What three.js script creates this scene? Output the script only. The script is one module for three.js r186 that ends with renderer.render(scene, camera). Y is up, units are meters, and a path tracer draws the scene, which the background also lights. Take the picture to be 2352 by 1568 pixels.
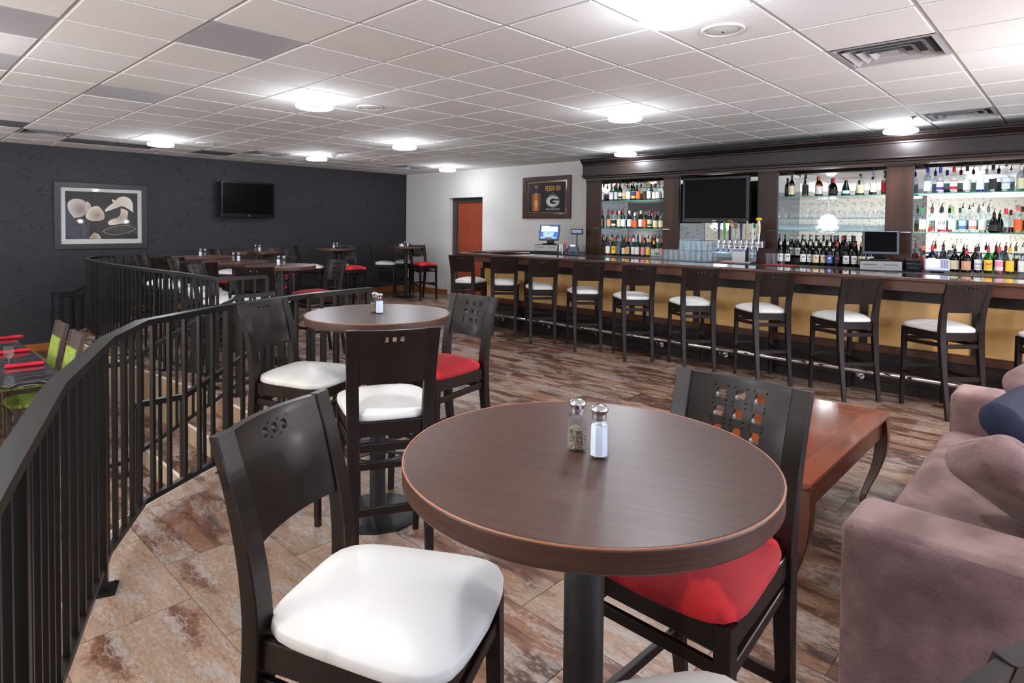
import * as THREE from 'three';
import { RoundedBoxGeometry } from 'three/addons/geometries/RoundedBoxGeometry.js';
import { mergeGeometries, toCreasedNormals } from 'three/addons/utils/BufferGeometryUtils.js';
import { RectAreaLightUniformsLib } from 'three/addons/lights/RectAreaLightUniformsLib.js';

// ---------- camera, sky, large lights, exposure ----------
const scene = new THREE.Scene();
const renderer = new THREE.WebGLRenderer({ antialias: true });
renderer.toneMapping = THREE.LinearToneMapping;
renderer.toneMappingExposure = 1.0;
renderer.shadowMap.enabled = true;
RectAreaLightUniformsLib.init();
const EYE = 1.56, CEIL = 2.74, LOW = -0.47;
const camera = new THREE.PerspectiveCamera(2 * Math.atan(784 / 1407.73) * 180 / Math.PI, 1.5, 0.05, 60);
camera.position.set(0, EYE, 0);
camera.rotation.set(-0.02838, -0.80512, 0.00965, 'YXZ');
camera.setViewOffset(2352, 1568, 29.1, 227, 2352, 1568);
camera.updateMatrixWorld(); camera.updateProjectionMatrix();
scene.background = new THREE.Color(0.75, 0.85, 1.0);
const LAMP_GLOW = 2.5, LAMP_BEAM = 3.4, CHANDELIER_POWER = 9, SHADE_POWER = 9.5, WINDOW_POWER = 4.4;

// ---------- small helpers ----------
function rng(seed) { let a = seed >>> 0; return () => { a = (a + 0x6D2B79F5) | 0; let t = Math.imul(a ^ (a >>> 15), 1 | a); t = (t + Math.imul(t ^ (t >>> 7), 61 | t)) ^ t; return ((t ^ (t >>> 14)) >>> 0) / 4294967296; }; }
const rand = rng(7), PI = Math.PI, DEG = PI / 180;
const clamp = (x, a = 0, b = 1) => Math.min(b, Math.max(a, x)), lerp = (a, b, t) => a + (b - a) * t;
const sm = (a, b, x) => { const t = clamp((x - a) / (b - a)); return t * t * (3 - 2 * t); };
function h2(x, y, s) { let h = Math.imul(x, 374761393) + Math.imul(y, 668265263) + Math.imul(s, 2147483647 / 7 | 0); h = Math.imul(h ^ (h >>> 13), 1274126177); return ((h ^ (h >>> 16)) >>> 0) / 4294967296; }
function vn(x, y, s = 1) { const ix = Math.floor(x), iy = Math.floor(y); let fx = x - ix, fy = y - iy; fx = fx * fx * (3 - 2 * fx); fy = fy * fy * (3 - 2 * fy); return lerp(lerp(h2(ix, iy, s), h2(ix + 1, iy, s), fx), lerp(h2(ix, iy + 1, s), h2(ix + 1, iy + 1, s), fx), fy); }
function fbm(x, y, o = 4, s = 1) { let a = 0.5, t = 0, n = 0; for (let i = 0; i < o; i++) { t += a * vn(x, y, s + i * 17); n += a; x *= 2.03; y *= 2.03; a *= 0.5; } return t / n; }
const mix3 = (a, b, t) => [lerp(a[0], b[0], t), lerp(a[1], b[1], t), lerp(a[2], b[2], t)];
function tex(w, h, f, opt = {}) {
  const d = new Uint8Array(w * h * 4);
  for (let y = 0; y < h; y++) for (let x = 0; x < w; x++) { const c = f(x / w, y / h, x, y), i = (y * w + x) * 4; d[i] = clamp(c[0], 0, 255); d[i + 1] = clamp(c[1], 0, 255); d[i + 2] = clamp(c[2], 0, 255); d[i + 3] = 255; }
  const t = new THREE.DataTexture(d, w, h); t.magFilter = THREE.LinearFilter; t.minFilter = THREE.LinearMipmapLinearFilter; t.generateMipmaps = true;
  t.wrapS = t.wrapT = opt.mirror ? THREE.MirroredRepeatWrapping : THREE.RepeatWrapping; if (!opt.data) t.colorSpace = THREE.SRGBColorSpace;
  if (opt.rep) t.repeat.set(...opt.rep); t.needsUpdate = true; return t;
}
function canv(w, h, draw) { const c = document.createElement('canvas'); c.width = w; c.height = h; draw(c.getContext('2d'), w, h); const t = new THREE.CanvasTexture(c); t.colorSpace = THREE.SRGBColorSpace; t.magFilter = THREE.LinearFilter; return t; }
const rgb = (r, g, b) => new THREE.Color().setRGB(r / 255, g / 255, b / 255, THREE.SRGBColorSpace);
function mat(color, roughness = 0.6, o = {}) { return new THREE.MeshPhysicalMaterial({ color: Array.isArray(color) ? rgb(...color) : color, roughness, ...o }); }
const glassy = (c, rough = 0.03, o = {}) => mat(c, rough, { transmission: 1, thickness: 0, ior: 1.45, ...o });

const taken = new Map();
function numbered(n) { const k = taken.get(n) || 0; taken.set(n, k + 1); return k ? n + '_' + String(k).padStart(3, '0') : n; }
function mesh(name, geo, m, parent) { const o = new THREE.Mesh(geo, m); o.name = parent ? name : numbered(name); o.castShadow = o.receiveShadow = true; (parent || scene).add(o); return o; }
function tag(o, label, category, group) { o.userData = { label, category }; if (group) o.userData.group = group; return o; }
function thing(name, label, category, p = [0, 0, 0], turn = 0, group) { const o = new THREE.Group(); o.name = numbered(name); scene.add(o); o.position.set(...p); o.rotation.y = turn; return tag(o, label, category, group); }
function struct(name) { const o = new THREE.Group(); o.name = numbered(name); scene.add(o); o.userData = { kind: 'structure' }; return o; }
function structMesh(name, geo, m) { const o = mesh(name, geo, m); o.userData = { kind: 'structure' }; return o; }
function dup(src, p, turn, label, group) { const c = src.clone(); c.name = numbered(src.name.replace(/_\d{3}$/, '')); c.userData = { ...src.userData, label }; if (group) c.userData.group = group; c.position.set(...p); c.rotation.y = turn; scene.add(c); return c; }

const plain = (g) => { g = g.index ? g.toNonIndexed() : g; for (const k of Object.keys(g.attributes)) if (!['position', 'normal', 'uv'].includes(k)) g.deleteAttribute(k); return g; };
const merge = (a) => mergeGeometries(a.map(plain));
const box = (w, h, d, x = 0, y = 0, z = 0) => new THREE.BoxGeometry(w, h, d).translate(x, y, z);
const span = (x0, x1, y0, y1, z0, z1) => box(x1 - x0, y1 - y0, z1 - z0, (x0 + x1) / 2, (y0 + y1) / 2, (z0 + z1) / 2);
const rspan = (x0, x1, y0, y1, z0, z1, r = 0.004, s = 2) => new RoundedBoxGeometry(x1 - x0, y1 - y0, z1 - z0, s, r).translate((x0 + x1) / 2, (y0 + y1) / 2, (z0 + z1) / 2);
const cyl = (r0, r1, h, x = 0, y = 0, z = 0, n = 20) => new THREE.CylinderGeometry(r1, r0, h, n).translate(x, y + h / 2, z);   // r0 bottom
const lathe = (pts, n = 20, a0 = 0, al = 2 * PI) => new THREE.LatheGeometry(pts.map(([r, y]) => new THREE.Vector2(Math.max(r, 0.00001), y)), n, a0, al);
const tube = (pts, r, n = 8, seg = 24, straight = false) => new THREE.TubeGeometry(straight ? pts.reduce((c, p, i) => { if (i) c.add(new THREE.LineCurve3(new THREE.Vector3(...pts[i - 1]), new THREE.Vector3(...p))); return c; }, new THREE.CurvePath()) : new THREE.CatmullRomCurve3(pts.map((p) => new THREE.Vector3(...p))), seg, r, n);
// uv in metres by the face's main direction; texture v runs along the grain axis
function uvm(g, grain = 'y', sc = 1) {
  const p = g.attributes.position, n = g.attributes.normal, uv = new Float32Array(p.count * 2), G = 'xyz'.indexOf(grain);
  for (let i = 0; i < p.count; i++) {
    const nn = [Math.abs(n.getX(i)), Math.abs(n.getY(i)), Math.abs(n.getZ(i))], P = [p.getX(i), p.getY(i), p.getZ(i)], m = nn.indexOf(Math.max(...nn));
    const rest = [0, 1, 2].filter((k) => k !== m), v = rest.includes(G) ? G : rest[1], u = rest.find((k) => k !== v);
    uv[i * 2] = P[u] * sc + P[m] * 0.37; uv[i * 2 + 1] = P[v] * sc;
  }
  g.setAttribute('uv', new THREE.BufferAttribute(uv, 2)); return g;
}
// a flat polygon [[x,z],...] raised from y0 to y1, uv in metres
function prism(poly, y0, y1, uvo = [0, 0]) {
  const s = poly.map(([x, z]) => new THREE.Vector2(x, z)); if (THREE.ShapeUtils.area(s) > 0) s.reverse();
  const tri = THREE.ShapeUtils.triangulateShape(s, []), P = [], U = [];
  const put = (x, y, z) => { P.push(x, y, z); U.push(x - uvo[0], z - uvo[1]); };
  for (const [a, b, c] of tri) { put(s[a].x, y1, s[a].y); put(s[b].x, y1, s[b].y); put(s[c].x, y1, s[c].y); }
  for (let i = 0; i < s.length; i++) { const a = s[i], b = s[(i + 1) % s.length]; put(a.x, y1, a.y); put(a.x, y0, a.y); put(b.x, y1, b.y); put(b.x, y1, b.y); put(a.x, y0, a.y); put(b.x, y0, b.y); }
  const g = new THREE.BufferGeometry(); g.setAttribute('position', new THREE.Float32BufferAttribute(P, 3)); g.setAttribute('uv', new THREE.Float32BufferAttribute(U, 2)); g.computeVertexNormals(); return g;
}
function clipRect(poly, x0, x1, z0, z1) {
  const cut = (pts, ins, at) => { const o = []; for (let i = 0; i < pts.length; i++) { const a = pts[i], b = pts[(i + 1) % pts.length], ia = ins(a), ib = ins(b); if (ia) o.push(a); if (ia !== ib) o.push(at(a, b)); } return o; };
  const atx = (X) => (a, b) => [X, lerp(a[1], b[1], (X - a[0]) / (b[0] - a[0]))], atz = (Z) => (a, b) => [lerp(a[0], b[0], (Z - a[1]) / (b[1] - a[1])), Z];
  let q = cut(poly, (p) => p[0] >= x0, atx(x0)); if (q.length) q = cut(q, (p) => p[0] <= x1, atx(x1)); if (q.length) q = cut(q, (p) => p[1] >= z0, atz(z0)); if (q.length) q = cut(q, (p) => p[1] <= z1, atz(z1));
  return q.filter((p, i) => { const r = q[(i + 1) % q.length]; return Math.hypot(p[0] - r[0], p[1] - r[1]) > 1e-4; });
}
const V = new THREE.Vector3();
function inView(x, y, z, m = 1.15) { V.set(x, y, z).applyMatrix4(camera.matrixWorldInverse); if (V.z > -0.2) return false; V.set(x, y, z).project(camera); return Math.abs(V.x) < m && Math.abs(V.y) < m; }
const distTo = (x, y, z) => Math.hypot(x, y - EYE, z);

// ---------- materials ----------
const woodTex = (dark, light, sx, sy, seed, amt = 1) => tex(256, 256, (u, v) => { const g = fbm(u * sx, v * sy, 4, seed), l = fbm(u * sx * 4, v * sy * 1.5, 2, seed + 5); return mix3(dark, light, clamp(g * 0.75 + l * 0.35 * amt)); }, { mirror: true });
const M = {};
M.chair = mat([255, 255, 255], 0.42, { map: woodTex([20, 12, 9], [36, 23, 18], 10, 2, 3), specularIntensity: 0.55, clearcoat: 0.12, clearcoatRoughness: 0.2, vertexColors: true });
M.chair.map.repeat.set(2, 1);
M.laminate = mat([255, 255, 255], 0.36, { map: tex(512, 512, (u, v) => { const g = vn(u * 170, v * 3, 5) * 0.6 + vn(u * 60, v * 2, 9) * 0.4, k = fbm(u * 4, v * 4, 3, 2); return mix3([58, 38, 31], [86, 59, 49], clamp(g * 0.8 + k * 0.3)); }, { mirror: true }), specularIntensity: 0.6 });
M.laminate.map.repeat.set(1.6, 1.6);
M.edge = mat([150, 96, 66], 0.4);
M.blackMetal = mat([20, 19, 20], 0.45);
M.postMetal = mat([38, 36, 37], 0.45, { metalness: 0.1, bumpMap: tex(128, 128, (u, v) => { const n = vn(u * 64, v * 64, 4) * 255; return [n, n, n]; }, { data: true }), bumpScale: 0.0004 });
M.rail = mat([20, 17, 16], 0.36, { specularIntensity: 0.8 });
M.vinyl = mat([228, 225, 218], 0.42, { clearcoat: 0.12, clearcoatRoughness: 0.35 });
M.red = mat([255, 255, 255], 0.85, { map: tex(256, 256, (u, v) => { const k = fbm(u * 6 + fbm(u * 3, v * 3, 2, 8) * 2, v * 5, 3, 21), s = sm(0.42, 0.6, k); return mix3([150, 14, 22], [206, 34, 36], s); }, { mirror: true }), sheen: 0.5, sheenRoughness: 0.5, sheenColor: rgb(255, 120, 110) });
M.red.map.repeat.set(2.2, 2.2);
M.chrome = mat([220, 220, 222], 0.12, { metalness: 1 });
M.steel = mat([176, 178, 182], 0.28, { metalness: 1 });
M.clear = glassy([250, 253, 253]);
M.greenEdge = glassy([120, 200, 180], 0.05);
M.black = mat([12, 12, 13], 0.35);
M.screenOff = mat([2, 2, 3], 0.35, { specularIntensity: 0.15 });
M.plasticBlack = mat([12, 12, 14], 0.25, { specularIntensity: 0.6 });
M.plasticGrey = mat([70, 75, 84], 0.45);
M.whitePaint = mat([214, 211, 206], 0.8, { bumpMap: tex(256, 256, (u, v) => { const n = fbm(u * 50, v * 50, 2, 6) * 255; return [n, n, n]; }, { data: true }), bumpScale: 0.0006 });
M.orangeWood = mat([255, 255, 255], 0.45, { map: woodTex([128, 74, 30], [170, 106, 48], 8, 1.2, 31) });
M.barDark = mat([255, 255, 255], 0.4, { map: woodTex([24, 16, 15], [40, 28, 25], 9, 1.5, 41), specularIntensity: 0.7 });
M.walnut = mat([255, 255, 255], 0.33, { map: woodTex([58, 34, 24], [92, 56, 39], 7, 1.2, 51), specularIntensity: 0.8 });
M.column = mat([255, 255, 255], 0.34, { map: woodTex([34, 22, 18], [72, 47, 36], 7, 0.8, 61), specularIntensity: 0.45 });
M.maple = mat([255, 255, 255], 0.42, { map: woodTex([196, 148, 84], [216, 172, 108], 9, 0.7, 71), clearcoat: 0.15, clearcoatRoughness: 0.3 });
M.counter = mat([30, 20, 17], 0.12, { clearcoat: 1, clearcoatRoughness: 0.04 });
M.doorRed = mat([255, 255, 255], 0.4, { map: woodTex([132, 56, 36], [164, 78, 52], 10, 0.8, 81) });
M.mirror = mat([232, 236, 236], 0.015, { metalness: 1 });
M.lampGlow = mat([255, 255, 255], 0.4, { emissive: rgb(255, 252, 250), emissiveIntensity: 4 });
M.lensGlow = mat([255, 255, 255], 0.4, { emissive: rgb(255, 253, 250), emissiveIntensity: 1.3 });
M.whiteMetal = mat([226, 226, 226], 0.4);
M.cream = mat([225, 214, 192], 0.7);
M.printGlass = glassy([252, 253, 253], 0.02, { specularIntensity: 0.12 });
M.navy = mat([18, 24, 46], 0.9, { sheen: 0.3, sheenRoughness: 0.6, sheenColor: rgb(60, 80, 130) });
M.napkin = mat([196, 18, 42], 0.8);
M.grout = mat([150, 138, 126], 0.9);

// ---------- the setting ----------
const XL = -3.7, XR = 9.05, ZB = -11.8, ZF = 3.6;
const NEAR = [[-0.35, 3.4], [-0.3, 0.6], [-0.18, -0.35], [0.0, -0.95], [0.2, -1.62], [0.41, -2.31], [0.74, -3.1], [1.0, -3.52], [1.46, -3.8], [1.83, -3.95], [2.28, -4.08], [2.83, -4.15]];
const FAR = [[2.74, -5.8], [2.26, -5.76], [2.24, -6.65], [2.15, -7.45], [2.08, -8.4], [2.08, -9.4], [2.15, -10.05], [2.38, -10.47], [2.62, -10.62], [3.1, -10.66], [3.62, -10.66]];
const EDGE = [[-0.47, ZF], [-0.42, 0.6], [-0.3, -0.38], [-0.12, -0.98], [0.08, -1.66], [0.3, -2.36], [0.63, -3.17], [0.92, -3.61], [1.41, -3.92], [1.8, -4.07], [2.2, -4.19], [2.2, -5.66], [2.1, -6.6], [2.02, -7.42], [1.95, -8.4], [1.95, -9.42], [2.03, -10.12], [2.28, -10.58], [2.58, -10.74], [3.05, -10.78], [3.05, ZB]];
const PLATFORM = [...EDGE, [XR + 0.3, ZB], [XR + 0.3, ZF]];
const CREAM = [176, 154, 134], GREYW = [170, 162, 156], TAN = [136, 98, 74], RUST = [94, 55, 37], UMBER = [54, 37, 30];
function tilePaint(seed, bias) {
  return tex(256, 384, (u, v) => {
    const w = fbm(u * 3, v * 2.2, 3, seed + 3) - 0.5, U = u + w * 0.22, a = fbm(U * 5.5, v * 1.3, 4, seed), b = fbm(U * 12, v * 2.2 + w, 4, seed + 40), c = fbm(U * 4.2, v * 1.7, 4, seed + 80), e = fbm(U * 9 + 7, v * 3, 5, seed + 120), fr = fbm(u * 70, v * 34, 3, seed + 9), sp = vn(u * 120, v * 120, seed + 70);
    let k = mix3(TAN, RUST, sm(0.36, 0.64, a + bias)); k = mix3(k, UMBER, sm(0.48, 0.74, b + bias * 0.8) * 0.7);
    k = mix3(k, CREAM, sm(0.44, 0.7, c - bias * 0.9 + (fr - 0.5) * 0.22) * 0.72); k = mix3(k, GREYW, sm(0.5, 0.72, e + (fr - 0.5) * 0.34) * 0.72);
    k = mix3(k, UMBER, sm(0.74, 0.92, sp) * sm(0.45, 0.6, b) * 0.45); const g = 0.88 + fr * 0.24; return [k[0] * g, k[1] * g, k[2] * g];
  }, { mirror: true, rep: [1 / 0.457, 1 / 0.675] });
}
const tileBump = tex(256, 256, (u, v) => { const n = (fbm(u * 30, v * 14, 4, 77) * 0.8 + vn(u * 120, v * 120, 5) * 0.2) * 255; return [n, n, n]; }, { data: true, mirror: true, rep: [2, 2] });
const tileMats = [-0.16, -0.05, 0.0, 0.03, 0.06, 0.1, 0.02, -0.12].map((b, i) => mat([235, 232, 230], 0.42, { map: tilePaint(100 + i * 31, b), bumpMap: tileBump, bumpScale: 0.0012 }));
const riserMats = [0, 1, 2].map((i) => mat([255, 255, 255], 0.5, { map: tex(128, 192, (u, v) => { const a = fbm(u * 9, v * 1.6, 4, 300 + i * 9), b = fbm(u * 3, v * 2, 3, 340 + i); return mix3(mix3([150, 126, 104], [188, 168, 144], a), [156, 116, 84], sm(0.5, 0.75, b) * 0.6); }, { mirror: true, rep: [2, 2] }), bumpMap: tileBump, bumpScale: 0.0008 }));
const trimMetal = mat([214, 204, 186], 0.4);
function layTiles(owner, poly, y, region, most) {
  const list = [], TW = 0.46, TL = 0.675;
  for (let i = Math.floor((region[0] - 0.93) / TW); 0.93 + i * TW < region[1]; i++) {
    const x0 = 0.93 + i * TW, off = (((i % 2) + 2) % 2) === 0 ? -2.985 : -2.645;
    for (let j = Math.floor((region[2] - off) / TL); off + j * TL < region[3]; j++) {
      const z0 = off + j * TL, q = clipRect(poly, x0 + 0.002, x0 + TW - 0.002, z0 + 0.002, z0 + TL - 0.002);
      if (q.length < 3) continue;
      const a = Math.abs(THREE.ShapeUtils.area(q.map((p) => new THREE.Vector2(...p)))); if (a < 0.002) continue;
      const cx = x0 + TW / 2, cz = z0 + TL / 2;
      list.push({ q, vis: inView(cx, y, cz, 1.2) ? 0 : 100, d: distTo(cx, y, cz), o: [x0 + h2(i, j, 3) * 3, z0 + h2(i, j, 4) * 3], m: x0 < 2.0 && z0 > -4.5 ? [0, 7, 0, 1][Math.floor(h2(i, j, 9) * 4)] : [2, 3, 4, 5, 6, 1][Math.floor(h2(i, j, 9) * 6)] });  // near-left tiles take lighter variants: the lamp light there put into their colour
    }
  }
  list.sort((a, b) => a.vis + a.d - b.vis - b.d);
  const rest = tileMats.map(() => []);
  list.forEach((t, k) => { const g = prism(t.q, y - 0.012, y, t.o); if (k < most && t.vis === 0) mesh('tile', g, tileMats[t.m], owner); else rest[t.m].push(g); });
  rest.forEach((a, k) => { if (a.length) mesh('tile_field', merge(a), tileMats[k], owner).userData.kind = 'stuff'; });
}
const floor = struct('floor');
mesh('bed', prism(PLATFORM, LOW - 0.02, -0.004), M.grout, floor);
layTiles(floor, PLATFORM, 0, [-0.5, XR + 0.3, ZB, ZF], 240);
for (let i = 0; i < EDGE.length - 1; i++) {   // tile-clad platform edge with a metal nosing
  const [ax, az] = EDGE[i], [bx, bz] = EDGE[i + 1], L = Math.hypot(bx - ax, bz - az), n = Math.max(1, Math.round(L / 0.46)), ang = Math.atan2(bz - az, bx - ax);
  const put = (g, s) => g.rotateY(-ang).translate(lerp(ax, bx, s), 0, lerp(az, bz, s));
  const stair = (i === 10 || i === EDGE.length - 2), y0 = stair ? -0.157 : LOW;
  for (let k = 0; k < n; k++) mesh('riser_tile', put(uvm(box(L / n - 0.004, -0.018 - y0, 0.012, 0, (-0.018 + y0) / 2, 0), 'y'), (k + 0.5) / n), riserMats[(i + k) % 3], floor);
  mesh('nosing', put(uvm(box(L + 0.012, 0.014, 0.02, 0, -0.008, 0), 'x'), 0.5), trimMetal, floor);
}
function steps(x, z0, z1) {
  const s = struct('stair');
  for (let k = 1; k <= 2; k++) {
    const X1 = x - (k - 1) * 0.3, X0 = x - k * 0.3, y = -0.157 * k;
    mesh('step', uvm(span(X0 + 0.012, X1, LOW, y - 0.01, z0, z1), 'x'), M.grout, s);
    const n = Math.round((z1 - z0) / 0.46);
    for (let j = 0; j < n; j++) { const a = z0 + (z1 - z0) * j / n + 0.002, b = z0 + (z1 - z0) * (j + 1) / n - 0.002; mesh('tread_tile', prism([[X0, a], [X1, a], [X1, b], [X0, b]], y - 0.012, y, [X0 + j * 0.7, a]), tileMats[(j * 3 + k) % 8], s); mesh('riser_tile', uvm(span(X0, X0 + 0.012, y - 0.157, y - 0.014, a, b), 'y'), riserMats[(j + k) % 3], s); }
    mesh('nosing', span(X0 - 0.004, X0 + 0.012, y - 0.012, y + 0.001, z0, z1), trimMetal, s);
  }
}
steps(2.2, -5.67, -3.9); steps(3.05, ZB + 0.01, -10.76);
const lowFloor = struct('floor');
mesh('bed', span(XL - 0.1, 3.4, LOW - 0.1, LOW - 0.006, ZB - 0.1, ZF + 0.1), M.grout, lowFloor);
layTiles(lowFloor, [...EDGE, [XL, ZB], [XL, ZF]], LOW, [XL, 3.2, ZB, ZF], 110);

// walls
const paperDark = tex(1536, 1024, (u, v) => {
  const x = u * 6, y = v * 4, wx = fbm(x * 0.9, y * 1.4, 3, 11) * 2 - 1, wy = fbm(x * 0.8 + 9, y * 1.2, 3, 12) * 2 - 1;
  const s = fbm(x * 1.1 + wx * 1.2, y * 2.1 + wy * 0.5, 3, 13), f = (y * 5.5 + s * 9 + wx * 2.2) % 1, d = Math.abs(((f % 1) + 1) % 1 - 0.5);
  const gate = sm(0.2, 0.42, fbm(x * 2.3, y * 2.3, 2, 15)), ln = (1 - sm(0.05, 0.14, d)) * gate, n = vn(u * 700, v * 700, 3) * 4;
  return mix3([35 + n, 34 + n, 39 + n], [14, 12, 13], ln * 0.8);
}, { mirror: true, rep: [1 / 3, 1 / 2] });
M.paperDark = mat([255, 255, 255], 0.6, { map: paperDark });
structMesh('wall_back', uvm(span(XL - 0.2, XR + 0.35, LOW - 0.1, CEIL + 0.1, ZB - 0.2, ZB), 'y'), M.paperDark);
const wr = struct('wall_right');
mesh('plaster', uvm(merge([span(XR, XR + 0.3, -0.05, CEIL + 0.05, ZB - 0.2, -10.27), span(XR, XR + 0.3, 2.15, CEIL + 0.05, -10.27, -9.2), span(XR, XR + 0.3, -0.05, CEIL + 0.05, -9.2, ZF + 0.2), span(XR + 0.22, XR + 0.3, -0.05, 2.15, -10.27, -9.2)]), 'y'), M.whitePaint, wr);
M.frameGrey = mat([62, 58, 54], 0.5);
const door = struct('door_1');
mesh('frame', merge([span(XR + 0.12, XR + 0.2, 0, 2.15, -10.27, -10.13), span(XR + 0.12, XR + 0.2, 2.05, 2.15, -10.13, -9.32), span(XR + 0.12, XR + 0.2, 0, 2.15, -9.32, -9.2)]), M.frameGrey, door);
mesh('leaf', uvm(rspan(XR + 0.155, XR + 0.2, 0.01, 2.048, -10.128, -9.322, 0.003), 'y'), M.doorRed, door);
mesh('handle', merge([cyl(0.008, 0.008, 0.05, 0, 0, 0, 10).rotateZ(PI / 2).translate(XR + 0.155, 1.0, -9.4), rspan(XR + 0.1, XR + 0.115, 0.99, 1.01, -9.52, -9.39, 0.005)]), M.steel, door);
structMesh('baseboard_right', uvm(merge([span(XR - 0.014, XR, 0, 0.11, ZB, -10.3), span(XR - 0.014, XR, 0, 0.11, -9.18, -7.2)]), 'z'), M.orangeWood);
structMesh('baseboard_back', uvm(merge([span(3.06, XR, 0, 0.11, ZB, ZB + 0.014), span(XL, 2.4, LOW, LOW + 0.11, ZB, ZB + 0.014)]), 'x'), M.orangeWood);
const dots = tex(1024, 768, (u, v) => {
  let k = [150, 147, 138]; const gx = u * 30, gy = v * 22; let best = 9, rad = 0;
  for (let i = -1; i <= 1; i++) for (let j = -1; j <= 1; j++) { const cx = Math.floor(gx) + i, cy = Math.floor(gy) + j, px = cx + h2(cx, cy, 5), py = cy + h2(cx, cy, 6), r = 0.08 + 0.16 * h2(cx, cy, 7), d = Math.hypot(gx - px, gy - py) / r; if (d < best) { best = d; rad = r; } }
  k = mix3(k, [70, 65, 56], (1 - sm(0.55, 1, best)) * 0.8 * (0.7 + 0.3 * vn(u * 900, v * 900, 2)));
  for (const [cx, cy] of [[0.24, 0.4], [0.72, 0.55]]) { const dx = (u - cx) * 4 / 3, dy = v - cy, r = Math.hypot(dx, dy), a = Math.atan2(dy, dx), ray = Math.abs(((a * 9.5 / PI + vn(a * 9, r * 20, 4) * 0.4) % 1 + 1) % 1 - 0.5) * 2; if (r < 0.17) k = mix3(k, [96, 88, 74], (1 - sm(0.1, 0.35, ray)) * (1 - sm(0.1, 0.17, r)) * 0.9); }
  return k;
}, { mirror: true, rep: [1 / 4, 1 / 3] });
structMesh('wall_left', uvm(span(XL - 0.2, XL, LOW - 0.1, CEIL + 0.1, ZB - 0.2, ZF + 0.2), 'y'), mat([255, 255, 255], 0.7, { map: dots }));
const wf = struct('wall_front'), WIN = [[-3.0, -1.0], [0.6, 3.0], [3.6, 6.0]], WY = [0.75, 2.35];
{
  const pieces = [span(XL - 0.2, XR + 0.3, LOW - 0.1, WY[0], ZF, ZF + 0.25), span(XL - 0.2, XR + 0.3, WY[1], CEIL + 0.1, ZF, ZF + 0.25)]; let x = XL - 0.2;
  for (const [a, b] of WIN) { pieces.push(span(x, a, WY[0], WY[1], ZF, ZF + 0.25)); x = b; } pieces.push(span(x, XR + 0.3, WY[0], WY[1], ZF, ZF + 0.25));
  mesh('plaster', uvm(merge(pieces), 'y'), M.whitePaint, wf);
}
M.pane = mat([230, 238, 250], 0.5, { emissive: rgb(205, 222, 255), emissiveIntensity: 2.2 });
WIN.forEach(([a, b], i) => {
  const w = struct('window_' + (i + 1)), c = (a + b) / 2, h = (WY[0] + WY[1]) / 2;
  mesh('frame', merge([span(a, b, WY[0], WY[0] + 0.06, ZF + 0.08, ZF + 0.14), span(a, b, WY[1] - 0.06, WY[1], ZF + 0.08, ZF + 0.14), span(a, a + 0.06, WY[0], WY[1], ZF + 0.08, ZF + 0.14), span(b - 0.06, b, WY[0], WY[1], ZF + 0.08, ZF + 0.14), span(c - 0.03, c + 0.03, WY[0], WY[1], ZF + 0.08, ZF + 0.14)]), M.whiteMetal, w);
  for (const [s, e] of [[a + 0.06, c - 0.03], [c + 0.03, b - 0.06]]) mesh('pane', span(s, e, WY[0] + 0.06, WY[1] - 0.06, ZF + 0.11, ZF + 0.115), M.pane, w);
  const l = new THREE.RectAreaLight(rgb(170, 200, 255), WINDOW_POWER, b - a - 0.12, WY[1] - WY[0] - 0.12); l.position.set(c, h, ZF + 0.06); l.name = 'window_daylight'; scene.add(l);
});

// ceiling: tiles in a recessed metal grid
const ceil = struct('ceiling'), GX = 2.0412, GZ = -3.1249, GS = 0.6096;
mesh('slab', span(XL - 0.2, XR + 0.3, CEIL + 0.03, CEIL + 0.13, ZB - 0.2, ZF + 0.25), M.whitePaint, ceil);
const cTile = [0, 1, 2].map((i) => mat([[238, 236, 233], [235, 233, 229], [240, 239, 236]][i], 0.9, { bumpMap: tileSpeckle(i), bumpScale: 0.0012 }));
function tileSpeckle(i) { return tex(128, 128, (u, v) => { const n = (vn(u * 64, v * 64, 60 + i) * 0.7 + vn(u * 30, v * 30, 70 + i) * 0.3) * 255; return [n, n, n]; }, { data: true, rep: [1.6, 1.6] }); }
M.tbar = mat([198, 194, 190], 0.6); M.greyPanel = mat([112, 112, 116], 0.7);
const i0 = -9, i1 = 11, k0 = -11, k1 = 14;
for (let i = i0; i <= i1 + 1; i++) { const x = GX + i * GS; if (x > XL && x < XR) mesh('grid_bar', span(x - 0.012, x + 0.012, CEIL + 0.003, CEIL + 0.02, ZB, ZF), M.tbar, ceil); }
for (let k = k0; k <= k1; k++) { const z = GZ - k * GS; if (z > ZB && z < ZF) mesh('grid_bar', span(XL, XR, CEIL + 0.0035, CEIL + 0.02, z - 0.012, z + 0.012), M.tbar, ceil); }
const VENTS = [[4, -4], [9, -4], [-1, 11], [4, 11], [9, 11], [4, -8]], RETURNS = [[-1, 1], [-1, 5], [-3, 2], [-3, 4]], GREYS = [[-2, 10], [0, 12], [1, 12], [3, 12]];
const has = (L, i, k) => L.some((a) => a[0] === i && a[1] === k), cells = [];
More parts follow.
